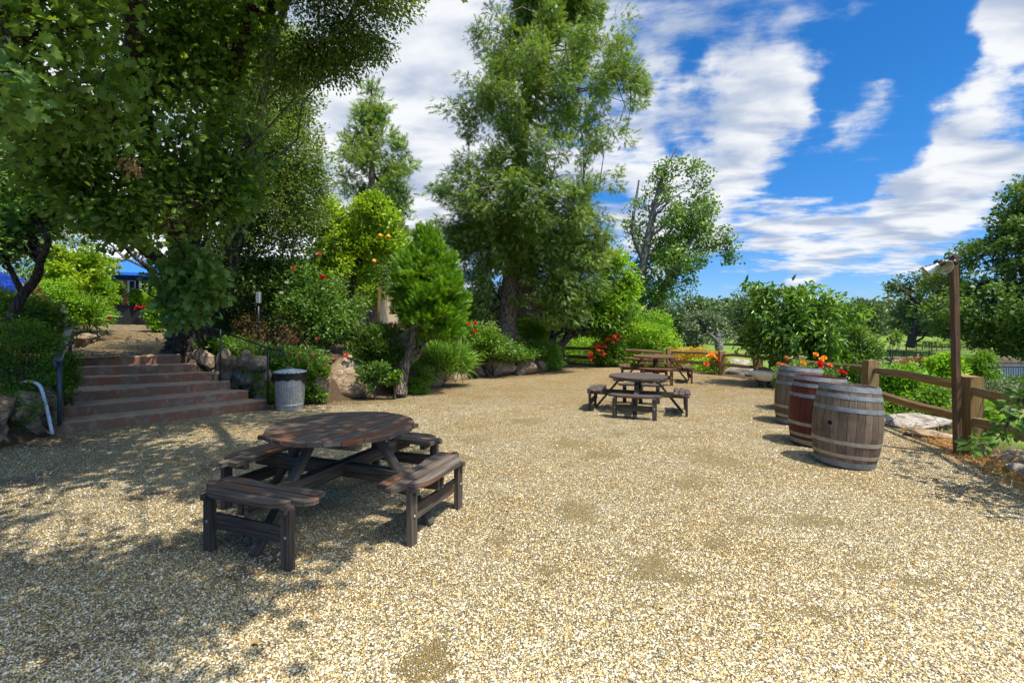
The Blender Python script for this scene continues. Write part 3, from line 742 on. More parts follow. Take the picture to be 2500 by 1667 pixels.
_blooms = {}
def bloom_mesh(col, size):
    key = (col, size)
    if key not in _blooms:
        n = 15; i = np.arange(n); a = i * 2.4; el = np.linspace(1.35, 0.1, n)
        D = np.stack([np.cos(a) * np.cos(el), np.sin(a) * np.cos(el), np.sin(el)], 1); Nn = np.stack([-np.cos(a) * np.sin(el), -np.sin(a) * np.sin(el), np.cos(el)], 1)
        V, Fs = scatter(np.zeros((n, 3)) + D * size * .1, D, Nn, np.full(n, size * .55), 'oval6', 1.7)
        o = np_mesh('flower', V, Fs, M['petal_' + col]); me = o.data; bpy.data.objects.remove(o); _blooms[key] = me
    return _blooms[key]
def flowers(root, pts, col, size=0.08):
    for p in pts:
        o = bpy.data.objects.new('flower', bloom_mesh(col, size)); o.location = p
        o.rotation_euler = (random.uniform(0.2, 1.2), random.uniform(-.5, .5), random.uniform(-.6, .6)); link(o, root)

# ------------------------------------------------------------------ more materials
def barrel_mat(name, dark, mid, light, paint=False):
    m = NT(name); uv = m.uv
    sp = m.n('ShaderNodeSeparateXYZ'); m.put(sp.inputs[0], uv)
    fr = m.math('FRACT', sp.outputs[1]); line = m.math('GREATER_THAN', m.math('ABSOLUTE', m.math('SUBTRACT', fr, 0.5)), 0.478)
    wnz = m.n('ShaderNodeTexWhiteNoise', noise_dimensions='1D'); m.put(wnz.inputs['W'], m.math('FLOOR', sp.outputs[1]))
    g = m.noise(m.map(uv, (3, 14, 1)), 1.6, 7, 0.68, 0.4)
    c = m.ramp(m.math('ADD', g, m.math('MULTIPLY', m.math('SUBTRACT', wnz.outputs['Value'], 0.5), 0.11)), [(0.3, dark), (0.5, mid), (0.7, light)])
    st = m.noise(m.obj, 3.2, 5, 0.65); c = m.mix(m.rng(st, 0.5, 0.72), c, m.mix(1.0, c, (0.42, 0.35, 0.30), 'MULTIPLY'))
    rn = m.noise(m.map(uv, (0.9, 26, 1)), 1.0, 4, 0.7); c = m.mix(m.rng(rn, 0.56, 0.74, 0, 0.75), c, m.mix(1.0, c, (0.30, 0.24, 0.20), 'MULTIPLY')); c = m.mix(line, c, (0.012, 0.008, 0.006))
    return m.done(m.bsdf(c, 0.72 if not paint else 0.6, m.bump(m.math('SUBTRACT', g, m.math('MULTIPLY', line, 1.5)), 0.6, 0.004), 0, 0.3))
M['barrel_wood'] = barrel_mat('barrel_wood', (0.075, 0.052, 0.036), (0.175, 0.128, 0.088), (0.31, 0.245, 0.18))
M['barrel_red'] = barrel_mat('barrel_red', (0.06, 0.010, 0.007), (0.125, 0.024, 0.014), (0.19, 0.05, 0.032), True)
m = NT('zinc'); nz = m.noise(m.obj, 14, 5, 0.6); rs = m.noise(m.obj, 5, 5, 0.7)
c = m.mix(m.rng(nz, .3, .7), (0.16, 0.18, 0.205), (0.29, 0.32, 0.35)); c = m.mix(m.rng(rs, .62, .72), c, (0.20, 0.15, 0.10))
M['zinc'] = m.done(m.bsdf(c, 0.62, m.bump(nz, 0.3, 0.003), 0.25))
m = NT('hoop_dull'); nz = m.noise(m.obj, 14, 5, 0.6)
M['hoop_dull'] = m.done(m.bsdf(m.mix(m.rng(nz, .3, .7), (0.28, 0.24, 0.19), (0.45, 0.41, 0.34)), 0.6, m.bump(nz, 0.2, 0.003), 0.35))
M['galv'] = plain('galvanised', (0.46, 0.47, 0.47), 0.42, 0.6, 0.1, 18, 0.25)
M['galv_blue'] = plain('galvanised_lid', (0.46, 0.53, 0.56), 0.5, 0.2, 0.1, 18, 0.2)
M['black_bag'] = plain('black_bag', (0.012, 0.012, 0.013), 0.28, 0, 0.8, 16)
M['hole'] = plain('hole', (0.002, 0.002, 0.002), 1.0)
M['black'] = plain('black_metal', (0.022, 0.022, 0.025), 0.45, 0.2)
M['iron'] = plain('dark_iron', (0.035, 0.038, 0.045), 0.4, 0.35, 0.1, 30)
M['iron_blue'] = plain('iron_rail', (0.075, 0.095, 0.125), 0.38, 0.3, 0.1, 30)
M['pvc'] = plain('pvc', (0.62, 0.68, 0.74), 0.4)
M['red_cap'] = plain('red_cap', (0.5, 0.03, 0.05), 0.5); M['yellow_band'] = plain('yellow_band', (0.55, 0.5, 0.03), 0.5)
M['blue'] = plain('blue_canvas', (0.012, 0.14, 0.62), 0.75, 0, 0.1, 60, 0.08)
M['blue_dark'] = plain('blue_canvas_deep', (0.008, 0.06, 0.42), 0.75, 0, 0.1, 60, 0.1)
M['planter'] = plain('planter_black', (0.018, 0.018, 0.02), 0.7, 0, 0.2, 40)
M['stucco'] = plain('stucco', (0.56, 0.43, 0.24), 0.9, 0, 0.3, 30); M['brick_tan'] = plain('terracotta', (0.30, 0.15, 0.08), 0.9, 0, 0.3, 12, 0.3)
M['roof'] = plain('pale_roof', (0.52, 0.52, 0.54), 0.85, 0, 0.5, 14, 0.2); M['white'] = plain('white_paint', (0.78, 0.78, 0.76), 0.5)
M['glass'] = plain('dark_glass', (0.03, 0.035, 0.04), 0.08); M['concrete'] = plain('concrete', (0.42, 0.38, 0.31), 0.9, 0, 0.4, 10, 0.2)
M['mirror'] = plain('reflector', (0.6, 0.58, 0.5), 0.15, 0.9); M['lens'] = plain('lens', (0.32, 0.30, 0.20), 0.08, 0.2, 0, 9, 0.5)
M['alu'] = plain('aluminium', (0.62, 0.62, 0.62), 0.3, 0.8)
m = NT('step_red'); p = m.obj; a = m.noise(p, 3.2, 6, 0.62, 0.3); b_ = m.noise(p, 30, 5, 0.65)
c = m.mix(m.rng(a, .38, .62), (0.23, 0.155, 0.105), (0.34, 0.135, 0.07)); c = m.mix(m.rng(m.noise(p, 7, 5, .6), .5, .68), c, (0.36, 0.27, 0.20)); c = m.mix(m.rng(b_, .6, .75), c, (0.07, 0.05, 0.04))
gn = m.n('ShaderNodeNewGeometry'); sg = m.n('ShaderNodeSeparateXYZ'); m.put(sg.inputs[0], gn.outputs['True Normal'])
c = m.mix(m.math('MULTIPLY', m.math('GREATER_THAN', sg.outputs[2], 0.7), 0.7), c, m.mix(m.rng(a, .3, .7), (0.40, 0.30, 0.22), (0.56, 0.45, 0.34)))  # upward faces paler: sunlit look of the treads put into the colour
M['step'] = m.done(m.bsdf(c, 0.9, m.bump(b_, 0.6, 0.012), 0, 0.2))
def stone_mat(name, c0, c1, c2, sc=3.0):
    m = NT(name); p = m.pos
    a = m.noise(p, sc, 7, 0.62, 0.4); b_ = m.noise(m.map(p, (1, 1, 3), rot=(.3, .2, 0)), sc * 5, 5, 0.65); v = m.vor(m.map(p, (1, 1, 2.2), rot=(.4, .3, .1)), sc * 1.2, 'DISTANCE_TO_EDGE')
    c = m.ramp(a, [(0.32, c0), (0.5, c1), (0.68, c2)]); c = m.mix(m.rng(b_, .52, .72), c, m.mix(1.0, c, (0.42, 0.38, 0.34), 'MULTIPLY'))
    c = m.mix(m.rng(v, 0.0, 0.03, 0.6, 0), c, (0.04, 0.03, 0.025))
    return m.done(m.bsdf(c, 0.9, m.bump(m.math('ADD', m.math('ADD', a, m.math('MULTIPLY', b_, 0.6)), m.rng(v, 0, .05, 0, .5)), 0.8, 0.03), 0, 0.2))
M['stone'] = stone_mat('stone_tan', (0.17, 0.115, 0.07), (0.34, 0.25, 0.16), (0.52, 0.43, 0.30))
M['stone_dark'] = stone_mat('stone_dark', (0.13, 0.092, 0.058), (0.29, 0.215, 0.14), (0.46, 0.36, 0.245), 4)
M['stone_grey'] = stone_mat('stone_grey', (0.17, 0.14, 0.11), (0.34, 0.30, 0.25), (0.50, 0.45, 0.38))
m = NT('pond_water'); M['water'] = m.done(m.bsdf((0.02, 0.03, 0.035), 0.12, m.bump(m.noise(m.map(m.pos, (1, 3, 1)), 2.5, 4), 0.35, 0.05), 0, 0.5))

# ------------------------------------------------------------------ rocks
_ico = {}
def ico(sub):
    if sub not in _ico:
        bm = bmesh.new(); bmesh.ops.create_icosphere(bm, subdivisions=sub, radius=1)
        _ico[sub] = (np.array([v.co[:] for v in bm.verts]), np.array([[v.index for v in f.verts] for f in bm.faces])); bm.free()
    return _ico[sub]
def rock_geo(c, r, seed, sub=4, rot=0.0, planes=16, rough=0.05):
    V, F = ico(sub); rr = np.random.default_rng(seed)
    n = rr.normal(0, 1, (planes, 3)); n /= np.linalg.norm(n, axis=1)[:, None]; h = rr.uniform(0.62, 0.95, planes)
    d = V @ n.T; q = np.where(d > 0.05, h / np.maximum(d, 0.05), 9.0); q.sort(axis=1)
    k = -0.03; rad = np.minimum(q[:, 0], 1.15); s2 = np.minimum(q[:, 1], 1.3); rad = rad - 0.04 * np.exp(-(s2 - rad) / 0.06)
    P = V * rad[:, None]; P = P * (1 + rough * field(P, 0.35, seed)[:, None] * 0.5 + rough * 0.4 * field(P, 0.1, seed + 1)[:, None])
    P = P * np.array(r); ca, sa = math.cos(rot), math.sin(rot)
    P = np.stack([P[:, 0] * ca - P[:, 1] * sa, P[:, 0] * sa + P[:, 1] * ca, P[:, 2]], 1)
    return P + np.array(c), F
def rock(name, label, cat, c, r, seed, mat='stone_grey', rot=0.0, sub=4, planes=16, group=None, parent=None, rough=0.05):
    V, F = rock_geo((0, 0, 0), r, seed, sub, rot, planes, rough)
    o = np_mesh(name, V, [F], M[mat], None, True); o.location = [float(a) for a in c]
    if parent is not None: o.parent = parent; o.matrix_parent_inverse = Matrix.Translation(-Vector(parent.location))
    else: tag(o, label, cat, group)
    return o
def stone_wall(name, label, pts, h, thick, mat, seed, w=(0.28, 0.5), rows=None, cat='wall', z0=None, base_h=None, sub=3):
    """dry stones packed along a ground line; pts = [(x,y)]"""
    rr = random.Random(seed); pts = [Vector((p[0], p[1], 0)) for p in pts]
    L = [0]
    for a, b in zip(pts, pts[1:]): L.append(L[-1] + (b - a).length)
    def at(s):
        for i in range(len(L) - 1):
            if s <= L[i + 1] or i == len(L) - 2:
                t = (s - L[i]) / (L[i + 1] - L[i]); return pts[i].lerp(pts[i + 1], t), (pts[i + 1] - pts[i]).normalized()
    root = thing(name, label, cat, (pts[0].x, pts[0].y, z0 or 0)); k = 0
    rows = rows or [h]; z = z0 if z0 is not None else -0.06
    for ri, rh in enumerate(rows):
        s = -rr.uniform(0, w[0])
        while s < L[-1] - 0.05:
            ww = rr.uniform(*w) * (1 if rh > 0.25 else 1.1); hh = rh * rr.uniform(0.85, 1.25)
            p, t = at(min(max(s + ww / 2, 0), L[-1])); k += 1
            rock('stone', None, None, (p.x + rr.uniform(-.03, .03), p.y + rr.uniform(-.03, .03), z + hh / 2 - 0.02), (ww * 0.62, thick * rr.uniform(.8, 1.1), hh * 0.64), seed * 100 + k, mat, math.atan2(t.y, t.x) + rr.uniform(-.15, .15), sub, 14, None, root, 0.05)
            s += ww
        z += rh * 0.93
    # rubble core behind the faces, out of sight between the stones
    return root

# ------------------------------------------------------------------ steps
LS = [G(131, 1035, .16), G(156, 994, .32), G(175, 957, .48), G(182, 922, .64), G(185, 896, .80), G(174, 873, .96)]
RS = [G(656, 976, .16), G(606, 953, .32), G(562, 930, .48), G(518, 908, .64), G(478, 888, .80), G(442, 867, .96)]
st = thing('garden_steps', 'six weathered red-brown concrete steps climbing beneath the oak', 'steps', (LS[0][0], LS[0][1], 0))
for i in range(6):
    z = 0.16 * (i + 1); a, b = LS[i], RS[i]
    if i < 5: c, d = RS[i + 1], LS[i + 1]
    else: c, d = np.array([-7.1, 10.15, z]), np.array([-8.75, 9.45, z])
    c = c + (c - b) * 0.12; d = d + (d - a) * 0.12
    nseg = 26; vs, uv_ = [], []; ft = []
    dirn = np.array([b[1] - a[1], -(b[0] - a[0])]); dirn = dirn / np.linalg.norm(dirn)
    if dirn[1] > 0: dirn = -dirn
    bm = bmesh.new(); rows = []
    for j in range(nseg + 1):
        t = j / nseg; f = a + (b - a) * t; k = d + (c - d) * t
        bow = 0.05 * math.sin(math.pi * t) + 0.006 * math.sin(17 * t + i) + rng.normal(0, 0.003); fx, fy = f[0] + dirn[0] * bow, f[1] + dirn[1] * bow
        dz = rng.normal(0, 0.0025)
        col = [(fx, fy, -0.05), (fx, fy, z - 0.02 + dz), (fx - dirn[0] * .008, fy - dirn[1] * .008, z - 0.006 + dz), (fx - dirn[0] * .025, fy - dirn[1] * .025, z + dz), (k[0], k[1], z + 0.004 * i * 0), (k[0], k[1], -0.05)]
        rows.append([bm.verts.new([float(q) for q in v]) for v in col])
    for j in range(nseg):
        for k in range(5): bm.faces.new([rows[j][k], rows[j][k + 1], rows[j + 1][k + 1], rows[j + 1][k]])
    bm.faces.new(rows[0][::-1]); bm.faces.new(rows[-1])
    bmesh.ops.recalc_face_normals(bm, faces=bm.faces[:])
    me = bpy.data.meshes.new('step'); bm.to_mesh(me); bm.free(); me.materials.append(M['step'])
    link(bpy.data.objects.new('step', me), st)
# hand rails
hr = thing('handrail', 'broad blue-grey flat-bar handrail on the left of the steps', 'handrail', (-6.62, 6.86, .16))
P3 = [W(140, 880, 6.86), W(168, 802, 9.1), W(150, 742, 11.3)]
mb = MB(); a = Vector(P3[0]) - (Vector(P3[1]) - Vector(P3[0])).normalized() * .06
mb.bar(a, P3[1], 0.105, 0.022, bev=.008); mb.bar(Vector(P3[1]), P3[2], 0.105, 0.022, bev=.008)
mb.tube([a + Vector((0, -.005, .0)), a + Vector((-.005, -.035, -.03)), a + Vector((.0, -.03, -.075)), a + Vector((0, .0, -.08))], [.02, .02, .02, .015], 8)
mb.build('rail', M['iron_blue'], hr)
for (px, y0, Y) in ((146, 1033, 6.88), (171, 868, 9.15)):
    t = W(px, HY, Y); zt = P3[0][2] - .01 if Y < 8 else P3[1][2] - .01
    q = MB().tube([(t[0], Y, .14 if Y < 8 else .93), (t[0], Y, zt)], .028, 12); q.build('post', M['iron_blue'], hr)
hr = thing('handrail', 'thin black iron handrail with a scroll end on the right of the steps', 'handrail', (-5.73, 9.25, .5))
a, b, c, d = W(427, 782, 10.3), W(517, 800, 9.4), W(655, 850, 8.75), W(685, 862, 8.7)
mb = MB(); mb.tube([a, b, c], .016, 8)
sc_ = [np.array(c)]
for k in range(14):
    an = math.pi * .75 - k * .42; rr = .075 - k * .0035; sc_.append(np.array(d) + np.array([math.cos(an) * rr, 0, math.sin(an) * rr - .01]))
mb.tube(sc_, .016, 8); mb.build('rail', M['iron'], hr)
for px, yb, yt, Y in ((538, 930, 804, 9.25), (428, 856, 784, 10.2), (654, 985, 850, 8.8)):
    p, q = W(px, yb, Y), W(px, yt, Y); MB().tube([p, q], .016, 8).build('post', M['iron'], hr)
# pipes
pp = thing('bent_pipe', 'bent pale grey plastic pipe with red cap by left stone wall', 'pipe', (-6.58, 6.7, 0))
cv = spline([W(128, 1060, 6.68), W(116, 1005, 6.72), W(103, 955, 6.75), W(95, 940, 6.76), W(82, 933, 6.78), W(62, 931, 6.8)], 6)
MB().tube([tuple(x) for x in cv], .022, 10).build('pipe', M['pvc'], pp)
MB().tube([W(82, 932, 6.78), W(72, 931, 6.79)], .027, 10).build('yellow_band', M['yellow_band'], pp)
MB().tube([W(62, 931, 6.8), W(50, 936, 6.8)], .028, 10).build('end_cap', M['red_cap'], pp)
pp = spline([W(945, 945, 10.35), W(942, 915, 10.35), W(937, 898, 10.35), W(930, 893, 10.4)], 6)
o = MB().tube([tuple(x) for x in pp], .017, 8).build('bent_pipe', M['hoop_dull']); tag(o, 'thin bent grey pipe rising from the ivy beside the leaning trunk', 'pipe')
o = MB().box(W(925, 752, 11.0), (1.0, .055, .055), (0.05, 0, 1), (0, 1, 0)).build('wooden_stake', M['fence_wood']); tag(o, 'weathered wooden stake poking from the roses left of the bright cedar', 'stake')
o = thing('post_box', 'small grey metal box on a post amid dark shrubs behind the steps', 'utility box', W(631, 760, 10.2))
MB().box(W(631, 726, 10.2), (.24, .09, .08), (0, 0, 1), (0, 1, 0), .01).build('housing', M['galv'], o); MB().tube([W(631, 741, 10.2), W(631, 830, 10.2)], .02, 8).build('post', M['iron'], o)

# ------------------------------------------------------------------ walls and boulders
stone_wall('stone_wall', 'mortarless brown stone retaining wall left of the steps', [(-6.95, 5.2), (-6.86, 6.2), (-6.88, 6.95), (-7.3, 7.5)], .7, .17, 'stone_dark', 3, (.32, .52), [.36, .34], sub=4)
stone_wall('stone_wall', 'rounded stones banking the right edge of the steps', [(-4.95, 9.35), (-5.6, 9.6), (-6.4, 9.85), (-7.1, 10.4)], .6, .17, 'stone_dark', 5, (.24, .42), [.42, .36, .3], sub=4)
stone_wall('stone_wall', 'low stacked fieldstone edging on the left of the upper path', [(-9.75, 10.6), (-10.6, 11.9), (-11.9, 13.6)], .3, .14, 'stone', 8, (.2, .34), [.13, .13, .12], z0=0.98)
rock('boulder', 'upright dark boulder at the right edge of the upper path', 'boulder', (-7.55, 11.0, 1.15), (.3, .35, .42), 21, 'stone_dark')
rw = thing('retaining_wall', 'tan boulder retaining wall under the ivy bed along the yard', 'wall', (-4, 9.5, 0))
for i, (x0, x1, y0, y1, Y, dp) in enumerate([(752, 800, 912, 985, 9.65, .3), (792, 886, 898, 979, 10.15, .35), (884, 975, 895, 965, 10.9, .3), (968, 1062, 890, 950, 11.9, .35), (1048, 1130, 888, 932, 13.5, .35), (1118, 1180, 890, 924, 14.1, .3), (1176, 1245, 886, 922, 14.35, .35), (1240, 1296, 884, 917, 14.75, .3), (1290, 1330, 880, 905, 15.6, .3)]):
    a, b = W(x0, y1, Y), W(x1, y0, Y); c = (a + b) / 2
    rock('stone', None, None, (c[0], Y + dp * .38, c[2] - .02), ((b[0] - a[0]) * .70, dp * 1.1, (b[2] - a[2]) * .74), 40 + i, 'stone', 0.2, 4, 11, None, rw, .035)
rock('boulder', 'flat grey slab boulder behind the fence rails beside the near barrel', 'boulder', (*G(2232, 1040)[:2], .07), (.56, .36, .13), 61, 'stone_grey', -.35, 4, 14)
rock('boulder', 'low tan flat boulder in dry grass left of the lamp post', 'boulder', (*G(2278, 1066)[:2], .0), (.36, .22, .10), 62, 'stone', -.3)
rock('boulder', 'tan boulder behind the leafy twig right of the fence post', 'boulder', (5.95, 5.55, .02), (.3, .26, .16), 63, 'stone', .4)
rock('boulder', 'broad grey boulder at the right edge beneath the lowest rail', 'boulder', (5.95, 5.05, -.03), (.5, .36, .17), 64, 'stone_grey', -.4)
rock('boulder', 'rounded grey boulder under the short section of fence', 'boulder', (*G(1812, 912)[:2], .05), (.75, .42, .26), 65, 'stone_grey', .1)
rock('boulder', 'small pale stone right of the rounded grey boulder', 'boulder', (*G(1843, 918)[:2], .05), (.3, .2, .17), 66, 'stone_grey')
rock('boulder', 'mauve-brown rock bank behind the fence post in the meadow', 'boulder', (*W(2185, 886, 16)[:2], -.3), (1.3, .8, .45), 67, 'stone_grey')
rock('boulder', 'pale half-buried boulder in the meadow behind the barrel roses', 'boulder', (*W(2060, 850, 30)[:2], -.9), (1.4, .9, .5), 68, 'stone_grey')
rock('boulder', 'flat mauve rock seen just above the split-rail fence', 'boulder', (*W(1790, 872, 18)[:2], -.05), (1.0, .6, .35), 69, 'stone_grey')

# ------------------------------------------------------------------ picnic tables
def picnic_table(label, loc, rz, wt_, wf, top_r=0.62, scale=1.0, group='round picnic tables on the gravel'):
    root = thing('picnic_table', label, 'picnic table', (0, 0, 0), group)
    # round top of boards, grain along x
    n, gap = 11, 0.014; bw = 2 * top_r / n; tp = MB()
    for i in range(n):
        y0, y1 = -top_r + i * bw + gap / 2, -top_r + (i + 1) * bw - gap / 2; ys = np.linspace(y0, y1, 6)
        xe = [math.sqrt(max(top_r ** 2 - y * y, (.16) ** 2)) for y in ys]; j = random.uniform(-.006, .006)
        poly = [(x + j, y) for x, y in zip(xe, ys)][::1] + [(-x + j, y) for x, y in zip(xe[::-1], ys[::-1])]
        # order: right side upward then left side downward
        z = random.uniform(-.0015, .0015); c = np.mean(poly, 0); ins = [(c[0] + (x - c[0]) * (1 - .006 / max(abs(x - c[0]), .02)) if True else x, c[1] + (y - c[1]) * .94) for x, y in poly]
        k = len(poly); r0 = random.uniform(0, 40)
        vs = [(x, y, .70) for x, y in poly] + [(x, y, .734 + z) for x, y in poly] + [(x, y, .740 + z) for x, y in ins]
        fs = [list(range(k))[::-1], [2 * k + q for q in range(k)]]; uvs = [[(poly[q][0] + r0, poly[q][1] + r0) for q in range(k)][::-1], [(ins[q][0] + r0, ins[q][1] + r0) for q in range(k)]]
        for l in (0, 1):
            for q in range(k):
                w = (q + 1) % k; fs.append([l * k + q, l * k + w, (l + 1) * k + w, (l + 1) * k + q]); uvs.append([(poly[q][0] + r0, .02 * l + r0), (poly[w][0] + r0, .02 * l + r0), (poly[w][0] + r0, .02 * l + .02 + r0), (poly[q][0] + r0, .02 * l + .02 + r0)])
        tp.add(vs, fs, uvs)
    tp.build('tabletop', M[wt_], root)
    bt = MB()
    for x in (-.40, .0, .40): bt.box((x, 0, .681), (1.0 if x else 1.16, .09, .036), (0, 1, 0))
    bt.build('batten', M[wf], root)
    bm_ = MB()
    for s in (-1, 1):
        bm_.box((0, s * .03, .365), (1.98, .038, .11), (1, 0, 0))
        bm_.box((s * .03, 0, .365 if False else .353), (1.98, .037, .108), (0, 1, 0))
    bm_.build('cross_beam', M[wf], root)
    for k in range(4):
        a = k * math.pi / 2; R = Matrix.Rotation(a, 4, 'Z')
        def T(x, y, z): return R @ Vector((x, y, z))
        lg = MB(); lg.bar(T(.36, 0, .675), T(.90, 0, .0), .082, .045, up=T(1, 0, 1), bev=.004); lg.build('slanted_leg', M[wf], root)
        # bench
        be = thing_part('bench', root)
        seat = MB(); Ri, Ro = .745, 1.09
        for r0, r1 in ((.715, .812), (.825, .922), (.935, 1.035)):
            t = np.linspace(-.56, .56, 25); lo = np.maximum(r0, np.sqrt(np.maximum(Ri ** 2 - t * t, 0))); hi = np.minimum(r1, np.sqrt(np.maximum(Ro ** 2 - (t * 1.28) ** 2, 0.01)))
            lim = {.715: .50, .825: .55, .935: .56}[r0]
            ok = (hi - lo > .02) & (np.abs(t) <= lim); t, lo, hi = t[ok], lo[ok], hi[ok]
            poly = [(tt, -h) for tt, h in zip(t, hi)] + [(tt, -l) for tt, l in zip(t[::-1], lo[::-1])]
            Mx = Matrix.Rotation(a + math.pi / 2, 4, 'Z'); seat.prism(poly, .415, .45 + random.uniform(-.001, .001), Mx)
        seat.build('seat', M[wt_], be)
        for s in (-1, 1):
            q = MB(); q.box(T(.955, s * .37, .2), (.40, .086, .045), (0, 0, 1), T(1, 0, 0) - T(0, 0, 0)); q.build('leg', M[wf], be); e_ = T(1, 0, 0); n_ = T(.9785, s * .37, .215); MB().tube([n_, n_ + e_ * .006], .011, 8).build('bolt', M['galv'], be)
            q = MB(); q.box(T(.86, s * .37, .393), (.30, .05, .04), T(1, 0, 0) - T(0, 0, 0)); q.build('crosspiece', M[wf], be)
        q = MB(); q.box(T(.925, 0, .205), (.74, .032, .11), T(0, 1, 0) - T(0, 0, 0)); q.build('stretcher', M[wf], be)
    root.location = loc; root.rotation_euler = (0, 0, rz); root.scale = (scale,) * 3
    return root
def thing_part(name, parent):
    o = bpy.data.objects.new(name, None); o.empty_display_size = .1; COL.objects.link(o); o.parent = parent; return o
picnic_table('nearest round picnic table, dark weathered wood streaked rusty red, half in shade', (-1.50, 4.17, 0), math.radians(69), 'red_top', 'grey_frame')
picnic_table('grey weathered round picnic table in the sun, between the near and the far one', (2.34, 8.75, 0), math.radians(-19), 'grey_wood', 'grey_frame', .60, .88)
picnic_table('farthest round picnic table, rusty brown wood, near the rear fence', (3.99, 13.1, 0), math.radians(-14), 'red_wood', 'red_wood', .64, .95)

# ------------------------------------------------------------------ barrels
def barrel(label, loc, mat, h=.93, rb=.345, re=.288, rot=0.0, bung=False, tilt=0.0):
    root = thing('wine_barrel', label, 'barrel', (0, 0, 0), 'wine barrels in a row by the fence')
    def rad(z):
        t = (z / h) * 2 - 1; return re + (rb - re) * (1 - abs(t) ** 2.1)
    zs = np.linspace(0, h, 22); prof = [(rad(z), z) for z in zs] + [(re - .022, h - .001), (re - .03, h - .035)] 
    prof = [(re - .03, .03), (re - .022, .001)] + prof
    body = MB(); k0 = 2; body.lathe(prof[:3], seg=104, staves=26); body.lathe(prof[2:24], seg=104, staves=26); body.lathe(prof[23:25], seg=104, staves=26); body.lathe(prof[24:], seg=104, staves=26); body.build('staves', M[mat], root)
    for zz_ in (h - .034, .03): MB().lathe([(0.001, zz_), (re - .028, zz_)], seg=40).build('head', M['barrel_wood'], root)
    for a, b, mt in ((.015, .075, 'zinc'), (.118, .158, 'hoop_dull'), (.262, .305, 'hoop_dull'), (.635, .682, 'zinc'), (.775, .822, 'zinc'), (.862, .918, 'zinc')):
        if mat == 'barrel_red' and a < .3: mt = 'hoop_dull'
        z0, z1 = a * h / .93, b * h / .93; hp = MB(); e = .0035
        for pf in ([(rad(z0) - .004, z0), (rad(z0) + e, z0)], [(rad(z0) + e, z0), (rad((z0 + z1) / 2) + e + .0003, (z0 + z1) / 2), (rad(z1) + e, z1)], [(rad(z1) + e, z1), (rad(z1) - .004, z1)]): hp.lathe(pf, seg=96)
        for da in ((-.10, 0.02, .13) if a > .6 or True else ()):
            an = math.radians(238) + da + rot; zc = (z0 + z1) / 2; rr = rad(zc) + e
            hp.lathe([(.0001, .006), (.006, .004), (.009, 0)], (0, 0, 0), 8) if False else hp.add([(rr * math.cos(an) + math.cos(an) * x + -math.sin(an) * y, rr * math.sin(an) + math.sin(an) * x + math.cos(an) * y, zc + z) for x, y, z in ((.006, 0, 0), (-.001, .009, 0), (-.001, .0045, .0078), (-.001, -.0045, .0078), (-.001, -.009, 0), (-.001, -.0045, -.0078), (-.001, .0045, -.0078))], [[0, i + 1, (i + 1) % 6 + 1] for i in range(6)], None, True)
        hp.build('hoop', M[mt], root)
    if bung:
        an = math.radians(bung); z = .49; rr = rad(z) - .010
        q = MB(); c = Vector((math.cos(an) * rr, math.sin(an) * rr, z)); q.tube([c, c + Vector((math.cos(an), math.sin(an), 0)) * .0115], .025, 20); q.build('bung_hole', M['hole'], root)
    R_ = Matrix.Rotation(math.radians(4.6), 4, Vector((-.15, 1, 0))) @ Matrix.Rotation(rot, 4, 'Z'); root.rotation_euler = R_.to_euler(); root.location = (loc[0] - .03, loc[1], -.012)
    return root
barrel('nearest wine barrel of bare grey-brown oak with a black bung hole', (3.92, 5.52, 0), 'barrel_wood', bung=207)
barrel('red painted wine barrel standing between two bare wooden ones', (4.14, 6.38, 0), 'barrel_red', rot=0.6)
barrel('farthest wine barrel of bare wood, behind the red one', (4.66, 7.66, 0), 'barrel_wood', rot=1.9)

# ------------------------------------------------------------------ bin
tc_ = thing('trash_can', 'ribbed galvanised trash can with lid and black liner by the steps', 'trash can', (0, 0, 0))
def rib(a, z): return 1 + (0.012 * math.cos(a * 34) if .12 < z < .60 else 0)
MB().lathe([(.001, .01), (.225, .01), (.232, 0), (.238, .02), (.236, .09), (.244, .10), (.244, .112), (.238, .118), (.245, .14), (.262, .58), (.262, .62), (.268, .64), (.266, .70), (.272, .71), (.26, .715)], seg=170, rf=rib).build('can', M['galv'], tc_)
bag = MB(); segs = 90; vs = []
for i in range(segs):
    a = 2 * math.pi * i / segs; low = .56 - .06 * math.sin(a * 2 + 1.3) - .035 * math.sin(3 * a) + .012 * math.sin(11 * a) - .03 * abs(math.sin(2 * a + .4))
    for k in range(6):
        t = k / 5; z = .713 + (low - .713) * t; r_ = .288 + .008 * math.sin(9 * a + 3 * t) * t + .006 * math.sin(23 * a + 5 * t) - (.010 * t)
        vs.append((r_ * math.cos(a), r_ * math.sin(a), z))
bag.add(vs, [[i * 6 + k, ((i + 1) % segs) * 6 + k, ((i + 1) % segs) * 6 + k + 1, i * 6 + k + 1] for i in range(segs) for k in range(5)], None, True)
bag.build('bag_liner', M['black_bag'], tc_)
lid = MB().lathe([(.001, .765), (.06, .764), (.12, .756), (.125, .750), (.20, .742), (.262, .726), (.284, .720), (.290, .712), (.288, .698), (.282, .698), (.282, .71)], seg=60).build('lid', M['galv_blue'], tc_)
hn = [(-.06, 0, .755), (-.058, 0, .785), (-.03, 0, .795), (.03, 0, .795), (.058, 0, .785), (.06, 0, .755)]
hd_ = MB().tube(hn, .007, 8).build('handle', M['galv_blue'], tc_)
tc_.location = (-4.17, 8.85, 0.0)

